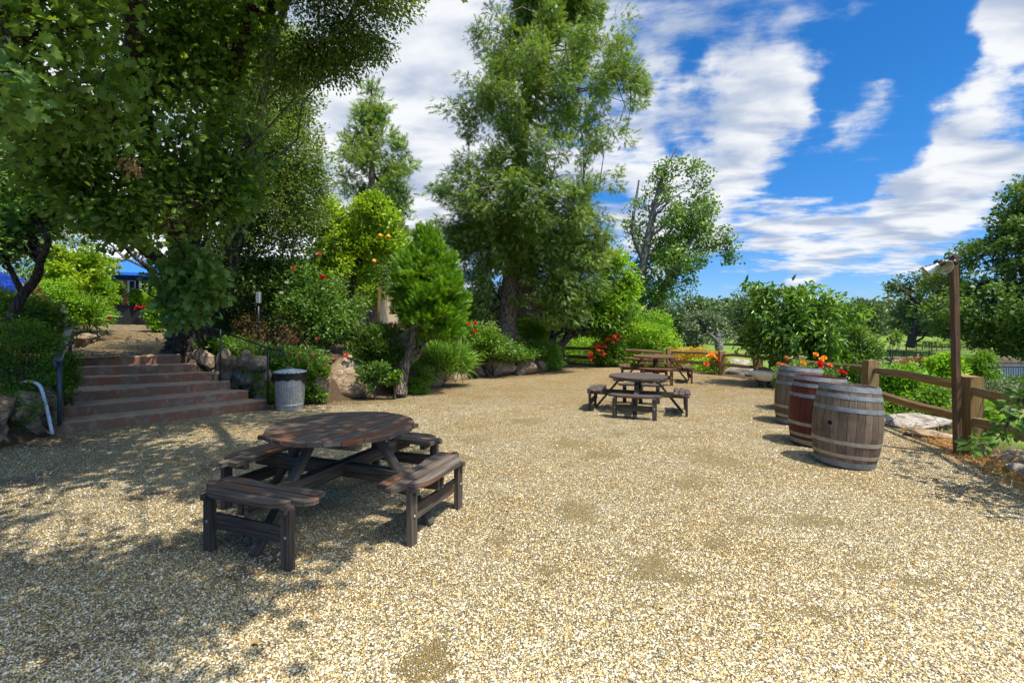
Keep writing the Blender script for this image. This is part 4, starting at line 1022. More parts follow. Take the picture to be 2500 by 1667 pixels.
# ------------------------------------------------------------------ split-rail fences
def split_post(p, h, parent, s=.16, lean=(0, 0), seed=0):
    rr = random.Random(seed); mb = MB(); c = Vector((p[0], p[1], h1(p[0], p[1]) if False else -.15)); q = Vector((p[0] + lean[0], p[1] + lean[1], h))
    n = 7; vs = []; fs = []; uvs = []
    base = [(-1, -1), (0, -1.08), (1, -1), (1.06, 0), (1, 1), (0, 1.05), (-1, 1), (-1.05, 0)]; jit = [(rr.uniform(.85, 1.08), rr.uniform(.85, 1.08)) for _ in base]; m_ = 8
    for k in range(n):
        t = k / (n - 1); o = c.lerp(q, t); w = s / 2 * (1 + .06 * math.sin(5 * t + seed)) * (1 if k < n - 1 else .9)
        for (x, y), (jx, jy) in zip(base, jit): vs.append((o.x + x * jx * w + rr.uniform(-.003, .003), o.y + y * jy * w * .85, o.z + (rr.uniform(-.012, .012) if k == n - 1 else 0)))
    for k in range(n - 1):
        for i in range(m_):
            j = (i + 1) % m_; fs.append([k * m_ + i, k * m_ + j, (k + 1) * m_ + j, (k + 1) * m_ + i]); u0, u1 = k * .18 + seed, (k + 1) * .18 + seed; v0, v1 = i * s * .45, (i + 1) * s * .45
            uvs.append([(u0, v0), (u0, v1), (u1, v1), (u1, v0)])
    fs.append([(n - 1) * m_ + i for i in range(m_)]); uvs.append([(base[i][0] * s / 2, base[i][1] * s / 2) for i in range(m_)])
    mb.add(vs, fs, uvs); return mb.build('post', M['fence_wood'], parent)
def split_rail(a, b, parent, r=.05, seed=0, w=None):
    rr = random.Random(seed); a, b = Vector(a), Vector(b); d = (b - a); n = 12; ax = d.normalized(); sd_ = ax.cross(Vector((0, 0, 1))).normalized(); up = sd_.cross(ax)
    ring = [(-1, -.6), (-.2, -1), (.9, -.7), (1, .3), (.3, 1), (-.8, .8)]; ring = [(x * rr.uniform(.85, 1.1), y * rr.uniform(.85, 1.15)) for x, y in ring]
    vs, fs, uvs = [], [], []; b1, b2 = rr.uniform(-.02, .03), rr.uniform(-.02, .02); ph = rr.uniform(0, 6)
    for k in range(n):
        t = k / (n - 1); o = a + d * t + up * (b1 * math.sin(math.pi * t) + .006 * math.sin(9 * t + ph)) + sd_ * b2 * math.sin(math.pi * t); e = min(t, 1 - t); sc = r * (.62 + .38 * min(1, e / .10)) * (1 + .07 * math.sin(6 * t + ph))
        tw = .25 * math.sin(2 * t + ph)
        for x, y in ring:
            x2, y2 = x * math.cos(tw) - y * math.sin(tw), x * math.sin(tw) + y * math.cos(tw); v = o + sd_ * (x2 * sc * .62) + up * (y2 * sc * 1.15); vs.append(v)
    L = d.length
    for k in range(n - 1):
        for i in range(6):
            j = (i + 1) % 6; fs.append([k * 6 + i, k * 6 + j, (k + 1) * 6 + j, (k + 1) * 6 + i]); u0, u1 = k * L / n + seed, (k + 1) * L / n + seed; uvs.append([(u0, i * r + seed), (u0, (i + 1) * r + seed), (u1, (i + 1) * r + seed), (u1, i * r + seed)])
    fs += [list(range(6))[::-1], [(n - 1) * 6 + i for i in range(6)]]; uvs += [[(seed, 0)] * 6, [(seed, 0)] * 6]
    mb = MB(); mb.add(vs, fs, uvs); return mb.build('rail', M['fence_wood'], parent)
fr_ = thing('split_rail_fence', 'split-rail wooden fence along the right side of the yard behind the barrels', 'fence', (7.15, 13.6, 0))
FP = [((5.3, 15.9), .76, .17, (0, 0)), ((6.5, 14.6), .74, .19, (0, 0)), ((7.15, 13.6), .74, .19, (-.1, 0)), ((6.68, 10.9), .85, .17, (0, 0)), ((6.2, 8.17), .98, .20, (.02, 0)), ((5.70, 5.85), .975, .21, (0, 0)), ((4.98, 3.9), .97, .2, (0, 0))]
for i, (p, h, s, ln) in enumerate(FP): split_post(p, h, fr_, s, ln, i + 3)
for i in range(len(FP) - 1):
    (a, ha, _, la), (b, hb, _, lb) = FP[i], FP[i + 1]; k = (-1) ** i * .03
    for f in (.83, .44):
        split_rail((a[0] + la[0] * f + k, a[1], ha * f), (b[0] + lb[0] * f + k, b[1], hb * f + (.02 if f > .5 else 0)), fr_, .052 if i > 2 else .045, i * 2 + (f > .5))
fr2 = thing('split_rail_fence', 'rear split-rail fence behind the orange-flowered bush', 'fence', (2.0, 18.6, 0))
split_post((2.0, 18.6), .72, fr2, .17, (0, 0), 31); split_post((3.75, 17.6), .66, fr2, .15, (0, 0), 32)
for z0, z1 in ((.62, .60), (.28, .30)):
    split_rail((2.0, 18.6, z0), (3.75, 17.6, z1), fr2, .045, int(z0 * 50)); split_rail((3.75, 17.6, z1), (5.15, 16.0, z1), fr2, .045, int(z0 * 50) + 7)

# ------------------------------------------------------------------ lamp post
lp = thing('floodlight_post', 'tall square wooden lamp post with two floodlights by right fence', 'lamp post', (5.57, 5.86, 0))
MB().bar((5.53, 5.84, -.1), (5.475, 5.84, 2.46), .07, .07, up=(0, 1, 0), bev=.006).build('post', M['pole_wood'], lp)
tp_ = Vector(W(2322, 642, 5.78))
jb = MB(); jb.tube([tp_ + Vector((0, -.01, 0)), tp_ + Vector((0, -.06, 0))], .036, 14); jb.tube([tp_ + Vector((.0, -.04, .04)), tp_ + Vector((-.03, -.05, .075)), tp_ + Vector((.03, -.03, .09))], .014, 8); jb.build('junction_box', M['black'], lp)
def flood(c, d, r=.082, name='floodlight'):
    c, d = Vector(c), Vector(d).normalized(); q = d.to_track_quat('Z', 'Y').to_matrix().to_4x4(); q.translation = c
    o = thing_part(name, lp); o.matrix_parent_inverse = Matrix.Translation(-lp.location)
    sh = MB(); sh.lathe([(.001, -.15), (.028, -.15), (.034, -.11), (.040, -.085), (r * .8, -.03), (r, .0), (r * 1.03, .006), (r * .98, .007), (r * .95, .001)], seg=40)
    sh.v = [tuple(q @ Vector(v)) for v in sh.v]; x = sh.build('shell', M['alu'], o); x.matrix_parent_inverse = Matrix()
    gl = MB(); gl.lathe([(.001, -.02), (r * .4, -.016), (r * .955, .0)], seg=40); gl.v = [tuple(q @ Vector(v)) for v in gl.v]; x = gl.build('lens', M['lens'], o); x.matrix_parent_inverse = Matrix()
    b = c - d * .15; nk = MB(); nk.tube([c - d * .145, c - d * .205], .036, 14); x = nk.build('socket', M['black'], o); x.matrix_parent_inverse = Matrix()
    ar = MB(); e = c - d * .19; ar.tube([e, (e + tp_) / 2 + Vector((0, 0, .02)), tp_ + Vector((0, -.04, 0))], .011, 8); x = ar.build('arm', M['alu'], o); x.matrix_parent_inverse = Matrix()
flood(W(2307, 652, 5.62), (-.35, -1, -.45))
flood(W(2262, 664, 5.72), (-.72, .42, -.6), .075)

# ------------------------------------------------------------------ umbrellas, planters, house
def umbrella(label, x, y, z_edge, z_top, r, mat, pole_x, zb):
    u = thing('patio_umbrella', label, 'umbrella', (x, y, zb), 'blue patio umbrellas on the terrace')
    n = 8; vs = [(x, y, z_top)]; 
    for k in range(3):
        f = (k + 1) / 3
        for i in range(n * 2):
            a = math.pi * i / n; rr = r * f * (1 if i % 2 == 0 else .95); vs.append((x + rr * math.cos(a), y + rr * math.sin(a), z_top + (z_edge - z_top) * (f * .9 + .1 * f * f)))
    for i in range(n * 2): a = math.pi * i / n; rr = r * (1 if i % 2 == 0 else .95); vs.append((x + rr * math.cos(a), y + rr * math.sin(a), z_edge - .10))
    m_ = n * 2; fs = [[0, 1 + i, 1 + (i + 1) % m_] for i in range(m_)]
    for k in range(3): fs += [[1 + k * m_ + i, 1 + (k + 1) * m_ + i, 1 + (k + 1) * m_ + (i + 1) % m_, 1 + k * m_ + (i + 1) % m_] for i in range(m_)]
    mb = MB(); mb.add(vs, fs); mb.build('canopy', M[mat], u)
    MB().tube([(pole_x, y, zb), (x, y, z_top)], .025, 10).build('pole', M['black'], u)
    for i in range(n):
        a = 2 * math.pi * i / n; MB().bar((x, y, z_top - .05), (x + r * .97 * math.cos(a), y + r * .97 * math.sin(a), z_edge - .03), .015, .02).build('rib', M['black'], u)
    MB().lathe([(.001, .12), (.02, .10), (.03, .04), (.02, 0)], (x, y, z_top), 12).build('finial', M['black'], u)
umbrella('bright blue patio umbrella over the black planters at the path end', -14.45, 18.2, 3.42, 4.12, 1.5, 'blue', -14.6, 1.5)
umbrella('deep blue patio umbrella half hidden by branches at the left edge', -15.6, 14.2, 2.55, 3.2, 1.55, 'blue_dark', -15.6, 1.3)
for i, (x0, x1, Y, lb) in enumerate(((292, 330, 17.6, 'black planter box under the pole of the bright umbrella'), (329, 374, 17.75, 'black planter box with red flowers, right one of the pair'))):
    a, b = W(x0, 788, Y), W(x1, 745 + 4 * i, Y); pz = b[2]
    pb = thing('planter_box', lb, 'planter', ((a[0] + b[0]) / 2, Y, 1.5), 'black planters on the terrace')
    w = b[0] - a[0]; mb = MB(); cx = (a[0] + b[0]) / 2
    for sx_, sy_, dx, dy in ((0, -.28, w, .04), (0, .28, w, .04), (-w / 2 + .02, 0, .04, .52), (w / 2 - .02, 0, .04, .52)): mb.box((cx + sx_, Y + sy_, (1.45 + pz) / 2), (dx, dy, pz - 1.45))
    mb.build('box', M['planter'], pb); MB().box((cx, Y, pz - .08), (w - .08, .5, .06)).build('soil', M['twig'], pb); MB().box((cx, Y - .315, pz - .03), (w + .03, .03, .05)).build('rim', M['black'], pb)
hs = thing('house', 'tan stucco house with pale roof glimpsed behind the trees on the terrace', 'house', (-12, 21.5, 1.3))
hx0, hx1, hy, hz0, hz1 = -20.5, -6.2, 21.4, 1.2, 4.45
wx0, wx1, wz0, wz1 = W(312, 765, 21.4)[0], W(372, 765, 21.4)[0], W(312, 768, 21.4)[2], W(312, 684, 21.4)[2]
mb = MB()
for a, b, c, d in ((hx0, wx0, hz0, hz1), (wx1, hx1, hz0, hz1), (wx0, wx1, hz0, wz0), (wx0, wx1, wz1, hz1)): mb.box(((a + b) / 2, hy + .15, (c + d) / 2), (b - a, .3, d - c), bev=0)
mb.box((hx1 - .15, hy + 4.4, (hz0 + hz1) / 2), (.3, 8.1, hz1 - hz0), bev=0); mb.box((hx0 + .15, hy + 4.4, (hz0 + hz1) / 2), (.3, 8.1, hz1 - hz0), bev=0); mb.box(((hx0 + hx1) / 2, hy + 8.6, (hz0 + hz1) / 2), (hx1 - hx0, .3, hz1 - hz0), bev=0)
mb.build('wall', M['stucco'], hs)
rf = MB(); rf.add([(hx0 - .5, hy - .6, hz1 + .02), (hx1 + .5, hy - .6, hz1 + .02), (hx1 + .5, hy + 4.4, hz1 + 1.9), (hx0 - .5, hy + 4.4, hz1 + 1.9), (hx1 + .5, hy + 9.4, hz1 + .02), (hx0 - .5, hy + 9.4, hz1 + .02),
        (hx0 - .5, hy - .6, hz1 - .14), (hx1 + .5, hy - .6, hz1 - .14), (hx1 + .5, hy + 4.4, hz1 + 1.74), (hx0 - .5, hy + 4.4, hz1 + 1.74), (hx1 + .5, hy + 9.4, hz1 - .14), (hx0 - .5, hy + 9.4, hz1 - .14)],
       [[0, 1, 2, 3], [3, 2, 4, 5], [6, 9, 8, 7], [9, 11, 10, 8], [0, 6, 7, 1], [5, 4, 10, 11], [1, 7, 8, 2], [2, 8, 10, 4], [0, 3, 9, 6], [3, 5, 11, 9]]); rf.build('roof', M['roof'], hs)
MB().box(((hx0 + hx1) / 2, hy - .68, hz1 - .03), (hx1 - hx0 + 1, .12, .12)).build('gutter', M['white'], hs)
win = MB(); W_ = wx1 - wx0; Hh = wz1 - wz0
for x in (wx0 + .03, (wx0 + wx1) / 2, wx1 - .03): win.box((x, hy + .02, (wz0 + wz1) / 2), (Hh, .09 if x == (wx0 + wx1) / 2 else .06, .06), (0, 0, 1), (0, 1, 0), 0)
for k in range(5): win.box(((wx0 + wx1) / 2, hy + .035, wz0 + .02 + (Hh - .04) * k / 4), (W_, .05, .035), (1, 0, 0), (0, 0, 1), 0)
for x in (wx0 + W_ * .27, wx0 + W_ * .75): win.box((x, hy + .045, (wz0 + wz1) / 2), (Hh, .025, .03), (0, 0, 1), (0, 1, 0), 0)
wo_ = win.build('window', M['white'], hs); MB().box(((wx0 + wx1) / 2, hy + .12, (wz0 + wz1) / 2), (W_, .02, Hh), bev=0).build('pane', M['glass'], wo_)
MB().box((wx0 - .25, hy - .06, 2.9), (.45, .12, 3.0), bev=0).build('brick_pier', M['brick_tan'], hs)
for x in (-12.6, -9.2):
    w2 = MB(); [w2.box((x + dx, hy - .01, 3.1), (1.3, .07, .05), (0, 0, 1), (0, 1, 0)) for dx in (-.6, 0, .6)]; [w2.box((x, hy - .015, 3.1 + dz), (1.26, .06, .045)) for dz in (-.63, 0, .63)]
    w2 = w2.build('window', M['white'], hs); MB().box((x, hy - .004, 3.1), (1.2, .01, 1.26), bev=0).build('pane', M['glass'], w2)

# white shell planter by the fence
sp_ = thing('garden_planter', 'white scalloped garden planter on a dark stand beside the farthest barrel', 'planter', (*G(1868, 946)[:2], 0))
c = G(1868, 946); sh = MB()
vs = []; nn_ = 48; prof = [(.05, .16), (.14, .19), (.22, .27), (.29, .38), (.31, .40), (.27, .38), (.20, .29), (.05, .2)]
sh.lathe([(r * 1.0, z) for r, z in prof], (c[0], c[1], 0), 96, rf=lambda a, z: (1 + .10 * (z - .1) * 2 * abs(math.cos(a * 8))) * (1.25 if abs(math.cos(a)) > .5 else 1.1))
sh.build('bowl', M['white'], sp_)
for k in range(4):
    a = k * math.pi / 2 + .6; q = spline([(c[0] + .05 * math.cos(a), c[1] + .05 * math.sin(a), .2), (c[0] + .16 * math.cos(a), c[1] + .16 * math.sin(a), .12), (c[0] + .12 * math.cos(a), c[1] + .12 * math.sin(a), .05), (c[0] + .2 * math.cos(a), c[1] + .2 * math.sin(a), .0)], 5)
    MB().tube([tuple(x) for x in q], .018, 8).build('leg', M['black'], sp_)

# ------------------------------------------------------------------ pond, pavement, iron fences
pw_ = np_mesh('pond_water', np.array([(20, 31.8, -2.42), (62, 31.8, -2.42), (62, 46.5, -2.42), (20, 46.5, -2.42)]), [np.array([(0, 1, 2, 3)])], M['water']); tag(pw_, None, None, None, 'structure')
cp = MB(); cp.box((40, 31.4, -2.33), (34, .7, .2), bev=.01); cp.box((38, 28.2, -2.2), (30, 5.6, .1), bev=.01); cp = cp.build('pavement', M['concrete']); tag(cp, None, None, None, 'structure')
cp = MB(); cp.box((44, 46.9, -2.15), (40, .5, .5), bev=.01); cp = cp.build('pond_kerb', M['stone_dark']); tag(cp, None, None, None, 'structure')
def iron_fence(name, label, x0, x1, y, z, h, post=2.4, step=.16):
    f = thing(name, label, 'fence', (x0, y, z), 'black iron fences round the pond')
    pk = MB(); n = int((x1 - x0) / step)
    for i in range(n): x = x0 + (i + .5) * step; pk.box((x, y, z + h * .5), (h * .92, .022, .022), (0, 0, 1), (0, 1, 0), 0)
    o = pk.build('picket', M['black'], f); o['kind'] = 'stuff'
    for zz_ in (.1, .93): MB().box(((x0 + x1) / 2, y - .015, z + h * zz_), (x1 - x0, .04, .04), bev=0).build('rail', M['black'], f)
    k = int((x1 - x0) / post)
    for i in range(k + 1): x = x0 + (x1 - x0) * i / k; MB().box((x, y, z + h * .52), (h * 1.06, .07, .07), (0, 0, 1), (0, 1, 0), 0).build('post', M['black'], f)
iron_fence('iron_fence', 'black iron picket fence on the near side of the pond', 24.5, 40, 31.2, -2.23, .95)
iron_fence('iron_fence', 'black iron picket fence on the far bank of the pond', 34.5, 60, 47.6, -2.3, 1.0)
iron_fence('iron_fence', 'short black iron fence in the meadow left of the lamp post', 43.5, 52, 52, h1(47, 52), .8)
iron_fence('iron_fence', 'black iron fence glimpsed among shrubs behind the right fence', 12.3, 16.6, 17.5, -1.05, .85, 1.9)
rl = thing('rail_fence', 'long low rail fence across the meadow beyond the pond', 'fence', (46, 60, -1.6))
for i in range(9): MB().box((50 + i * 2.6, 60, -1.2), (.9, .1, .1), (0, 0, 1)).build('post', M['grey_frame'], rl)
for z in (-.9, -1.3): MB().box((60.4, 59.93, z), (21, .06, .1)).build('rail', M['grey_frame'], rl)
gb = thing('garden_bench', 'dark bench by the fence in the meadow left of the lamp post', 'bench', (50, 56, -1.6))
MB().box((50.2, 56, -1.15), (2.2, .5, .07)).build('seat', M['black'], gb); MB().box((50.2, 56.3, -.85), (2.2, .06, .36)).build('backrest', M['black'], gb)
for x in (49.2, 51.2): MB().box((x, 56, -1.45), (.6, .08, .45), (0, 0, 1)).build('leg', M['black'], gb)

# ------------------------------------------------------------------ the big oak over the steps and the yard
def w4(px, py, Y, r): p = W(px, py, Y); return (p[0], p[1], p[2], r)
def in_view_clear(P, margin=0.35):
    return P[:, 2] > CAMH + 0.683 * P[:, 1] + margin
SHADE = np.array([(-9, .2), (-1.55, .6), (-1.45, 3.3), (-1.15, 4.3), (-.75, 5.6), (-1.7, 6.6), (-2.6, 7.6), (-3.6, 8.6), (-5.5, 9.4), (-9, 9.5)], float)
ox, oy = -sun_vec.x / sun_vec.z, -sun_vec.y / sun_vec.z
def canopy(n, zlo, zhi, seed, gap=-0.25, poly=SHADE, fs=1.1, mg=.35):
    got = []
    while sum(map(len, got)) < n:
        g_ = np.stack([rng.uniform(poly[:, 0].min(), poly[:, 0].max(), n * 3), rng.uniform(poly[:, 1].min(), poly[:, 1].max(), n * 3), np.zeros(n * 3)], 1)
        ok = inside(g_[:, :2], poly) & (field(g_, fs, seed) > gap); g_ = g_[ok]
        z = rng.uniform(zlo, zhi, len(g_)); P = np.stack([g_[:, 0] - ox * z, g_[:, 1] - oy * z, z], 1)
        got.append(P[in_view_clear(P, mg)])
    return np.concatenate(got)[:n]
tO = [[w4(470, 868, 10.6, .62), w4(468, 840, 10.6, .50), w4(462, 800, 10.6, .40), w4(452, 730, 10.5, .34), w4(448, 640, 10.2, .30), w4(462, 520, 9.6, .25), w4(500, 380, 8.8, .19), w4(560, 200, 7.8, .13), w4(620, 20, 6.8, .08)],
      [w4(458, 760, 10.5, .30), w4(430, 695, 10.3, .20), w4(404, 650, 9.9, .15), w4(362, 612, 9.5, .125), w4(290, 560, 8.8, .095), w4(190, 490, 7.8, .07), w4(90, 380, 6.4, .05), w4(20, 200, 5.2, .07)],
      [w4(440, 610, 10.2, .2), w4(400, 480, 9.0, .17), w4(350, 300, 7.6, .14), w4(330, 60, 6.2, .11), (-3.4, 4.6, 6.9, .09), (-2.0, 3.0, 7.2, .05)],
      [w4(500, 380, 8.8, .15), w4(560, 180, 8.4, .12), (-3.2, 6.9, 6.9, .10), (-1.6, 5.2, 7.5, .08), (-.3, 3.6, 7.8, .05)]]
for k, a in enumerate((-1.9, -1.2, -.5, .3, 2.6, -2.6)):   # surface roots
    r0 = .55 * (1 if k % 2 else .8); bx, by, bz = tO[0][0][:3]
    tO.append([(bx, by, bz + .28, .17), (bx + math.cos(a) * .45, by + math.sin(a) * .42, bz + .06, .13), (bx + math.cos(a) * .8, by + math.sin(a) * .7, bz - .08, .07)])
def near_ok(P, y=2.3): return P[P[:, 1] > y]
R1 = near_ok(fill([(-80, -260, 330), (60, -240, 350), (160, -240, 345), (240, -200, 330), (300, -150, 180)], 4.3, 210, .8, -.5, .8, 1, .6))
R1b = near_ok(fill([(150, -120, 60), (250, -120, 90), (330, -60, 20)], 3.0, 14, .5, -.9, .4, 2, .6), 2.2)
R2 = near_ok(fill([(-80, 250, 700), (100, 260, 650), (200, 230, 640), (300, 200, 660), (380, 200, 680), (460, 260, 660), (520, 340, 620), (580, 420, 520)], 7.2, 520, .6, .0, .5, 3, .55))
R3 = fill([(600, 400, 525), (660, 395, 530), (720, 400, 530), (770, 415, 500), (800, 440, 480)], 8.2, 105, .8, -.1, .3, 4, .6)
R4 = fill([(280, -150, 300), (380, -150, 330), (460, -100, 350), (530, 60, 370), (560, 200, 350)], 8.6, 190, .6, -.15, .8, 5, .5)
R6 = near_ok(fill([(290, -40, 330), (380, 20, 380), (470, 80, 400), (540, 180, 400), (580, 250, 390)], 6.4, 150, .45, -.3, .7, 7, .6))
R5 = canopy(960, 5.6, 8.2, 6, -.5)
oak_ax = tO[0][3][:3]
plant('oak_tree', 'large old lobed-leaf oak with gnarled trunk arching over the steps and yard', 'tree', [
    dict(C=R1, per=25, cr=.34, size=.098, kind='lobed', droop=.45, up=.6, axis=(-2.6, 4.8, 3.5)),
    dict(C=R1b, per=16, cr=.2, size=.10, kind='lobed', droop=.3, up=.7, axis=(-3.5, 3.0, 3.5), mat='oak_leaf_pale'),
    dict(C=R2[:370], per=23, cr=.40, size=.115, kind='lobed', droop=.55, up=.5, axis=oak_ax),
    dict(C=R2[370:], per=24, cr=.36, size=.11, kind='lobed', droop=.5, up=.5, axis=oak_ax, mat='oak_leaf_pale'),
    dict(C=R3, per=15, cr=.27, size=.15, kind='lobed', droop=.45, up=.7, axis=oak_ax, mat='oak_leaf_pale'),
    dict(C=R4, per=30, cr=.42, size=.10, kind='oval6', droop=.3, axis=oak_ax),
    dict(C=R6, per=26, cr=.34, size=.105, kind='lobed', droop=.5, up=.6, axis=oak_ax),
    dict(C=R5, per=34, cr=.46, size=.125, kind='lobed', droop=.15, axis=(-2, 4, 5.5), wid=1.15)],
    tO, 'bark', 'oak_leaf', 70, 'broad', twig=(.012, .004), kfac=.2, tside=18, rough=.07, maxtw=2.6)
# brown withered sprigs
B_ = [W(420, 500, 6.8), W(412, 520, 6.8), W(405, 540, 6.7), W(320, 410, 6.0), W(316, 395, 6.0), W(455, 470, 7)]
V, Fs = leaves(np.array(B_), 26, .14, .075, 'lobed', axis=W(420, 300, 6.8), droop=1.2)
o = np_mesh('withered_sprig', V, Fs, M['brown_leaf'], None); tag(o, 'withered brown leaf sprigs hanging in the oak foliage above the steps', 'dead leaves', None, 'stuff')

tL = [[w4(545, 860, 11.2, .24), w4(540, 800, 11.2, .19), w4(528, 740, 11.2, .16), w4(524, 690, 11.1, .15), w4(545, 655, 11, .14), w4(572, 620, 10.9, .13), w4(580, 575, 10.9, .12), w4(565, 480, 10.8, .11), w4(585, 340, 10.6, .09), w4(610, 160, 10.2, .06)],
      [w4(572, 560, 10.9, .11), w4(620, 430, 10.6, .10), w4(640, 250, 9.8, .09), w4(680, 60, 8.8, .07), w4(760, -120, 8, .06), w4(900, -160, 7.6, .04)],
      [w4(570, 500, 10.8, .10), w4(520, 300, 9.8, .09), w4(500, 80, 8.8, .08), w4(520, -160, 7.8, .06)]]
L1 = fill([(60, 560, 700), (130, 540, 760), (220, 540, 785), (280, 545, 745), (340, 560, 780), (430, 560, 815), (520, 540, 800), (600, 520, 760), (660, 520, 700), (720, 520, 640)], 11, 760, .75, -.45, .6, 11, .45)
L2 = fill([(-150, 700, 1020), (-60, 700, 1035), (0, 680, 1030), (40, 690, 1010), (80, 740, 985), (110, 700, 950), (150, 660, 900), (200, 650, 740)], 7.6, 440, .7, -.2, .55, 12, .6)
L3 = fill([(-60, 380, 660), (60, 380, 640), (160, 440, 640), (300, 480, 660)], 9.4, 260, .6, -.2, .9, 13, .6)
L4 = fill([(200, -100, 260), (330, -100, 300), (450, -60, 250), (560, -60, 120)], 12.5, 300, .6, -.2, 1.1, 14, .6)
plant('live_oak', 'dark small-leaved live oak with twisting grey trunk behind the steps', 'tree', [
    dict(C=L1, per=88, cr=.42, size=.074, kind='oval', droop=.1, axis=tL[0][6][:3]), dict(C=L2, per=58, cr=.36, size=.062, kind='oval', droop=.35, axis=W(760, -60, 8)),
    dict(C=L3, per=50, cr=.40, size=.06, kind='oval', axis=tL[0][6][:3]), dict(C=L4, per=55, cr=.5, size=.075, kind='oval', axis=W(100, 500, 13))],
    tL, 'bark_grey', 'liveoak_leaf', 46, 'broad', twig=(.008, .003), kfac=.2, tside=12, maxtw=3.0)

# ------------------------------------------------------------------ conifers
trC = [[w4(1232, 862, 15.6, .42), w4(1238, 790, 15.6, .31), w4(1245, 700, 15.6, .28), w4(1258, 560, 15.7, .28), w4(1270, 400, 15.8, .23), w4(1284, 250, 15.9, .18), w4(1298, 80, 16, .13), w4(1305, -120, 16, .07), w4(1308, -260, 16, .03)]]
prC = [(-260, 1285, 1330), (-120, 1230, 1400), (0, 1175, 1500), (60, 1170, 1535), (110, 1155, 1540), (160, 1110, 1565), (250, 1090, 1585), (330, 1100, 1560), (400, 1085, 1530), (450, 1060, 1530), (520, 1055, 1520), (580, 1060, 1500), (620, 1130, 1470), (680, 1180, 1440), (735, 1200, 1330)]
C1 = fill(prC, 15.8, 1250, .8, .26, 1.15, 21, .5)
C1b = np.concatenate([fill([(560, 1290, 1490), (640, 1300, 1480), (720, 1310, 1450), (780, 1340, 1420)], 15.0, 130, .6, -.2, .8, 22, .6), fill([(540, 1060, 1240), (620, 1090, 1220), (700, 1110, 1200), (760, 1120, 1180)], 15.0, 85, .5, .1, .6, 23, .6), fill([(560, 1200, 1320), (640, 1215, 1310), (700, 1225, 1290)], 15.0, 26, .4, 0, .5, 25, .6)])
plant('cedar_tree', 'towering incense cedar in the middle, its top beyond the frame', 'tree', [dict(C=np.concatenate([C1, C1b]), per=48, cr=.38, size=.21, kind='spray', droop=.6, up=.5, axis=trC[0][2][:3], rnd=.75)],
      trC, 'bark_cedar', 'cedar_leaf', 130, 'conifer', twig=(.02, .006), twigmat=None, kfac=.42, tside=16, rough=.05, maxtw=3.0, twfrac=.8)
prK = [(200, 900, 915), (250, 885, 935), (310, 850, 950), (340, 830, 985), (390, 822, 1005), (440, 830, 1005), (520, 820, 1000), (600, 820, 1010), (680, 830, 1000)]
plant('conifer_tree', 'slender conifer with a pointed top behind the citrus tree', 'tree', [dict(C=fill(prK, 21, 300, .9, -.25, 1.0, 23, .5), per=32, cr=.42, size=.34, kind='spray', droop=.25, up=.6, axis=W(910, 700, 21))],
      [[w4(908, 800, 21, .25), w4(908, 500, 21, .16), w4(907, 210, 21, .03)]], 'bark_cedar', 'cedar_leaf', 50, 'conifer', twig=(.02, .006), maxtw=2.5)
prB = [(562, 1028, 1046), (590, 1005, 1068), (640, 975, 1098), (690, 960, 1122), (740, 955, 1130), (775, 965, 1130), (800, 990, 1125), (825, 1030, 1105)]
plant('young_cedar', 'bright green bushy young cedar on a leaning trunk by the wall', 'tree', [dict(C=fill(prB, 10.7, 440, .85, -.25, .42, 24, .4), per=34, cr=.20, size=.17, kind='fan', droop=-.35, up=.35, axis=W(1045, 860, 10.7), rnd=.5, outw=1.0)],
      [[w4(978, 962, 10.25, .15), w4(984, 925, 10.3, .105), w4(993, 885, 10.4, .095), w4(1003, 835, 10.5, .085), w4(1015, 770, 10.6, .07), w4(1035, 650, 10.7, .03)]], 'bark_cedar', 'bright_cedar', 50, 'broad', twig=(.008, .003), tside=14, kfac=.4)
# ------------------------------------------------------------------ citrus, poplar, arching tree, plum by the fence
cz = plant('orange_tree', 'yellow-green citrus tree with a few oranges left of centre', 'tree', [
    dict(C=fill([(462, 775, 800), (500, 745, 830), (540, 745, 900), (600, 745, 960), (660, 720, 960), (720, 720, 940), (770, 740, 900)], 12.6, 260, .7, -.4, .8, 31, .45), per=48, cr=.26, size=.095, kind='oval6', droop=.1, axis=W(850, 760, 12.6)),
    dict(C=fill([(478, 880, 925), (520, 860, 985), (580, 860, 990), (620, 880, 975)], 12.4, 90, .6, -.5, .7, 32, .5), per=46, cr=.25, size=.095, kind='oval6', droop=.0, axis=W(900, 700, 12.6))],
    [[w4(850, 880, 12.6, .12), w4(852, 800, 12.6, .09), w4(860, 700, 12.6, .07), w4(880, 600, 12.5, .04)], [w4(852, 790, 12.6, .07), w4(800, 680, 12.5, .05), w4(780, 560, 12.4, .03)]], 'bark', 'citrus_leaf', 34, kfac=.5, twig=(.008, .003))
ob = bmesh.new(); bmesh.ops.create_icosphere(ob, subdivisions=3, radius=.058); ome = bpy.data.meshes.new('orange'); ob.to_mesh(ome); ob.free(); ome.materials.append(M['fruit'])
for f in ome.polygons: f.use_smooth = True
for px, py, Y in ((928, 576, 11.8), (948, 578, 11.85), (913, 638, 11.75), (756, 566, 11.8)):
    o = bpy.data.objects.new('orange', ome); o.location = W(px, py, Y); link(o, cz)
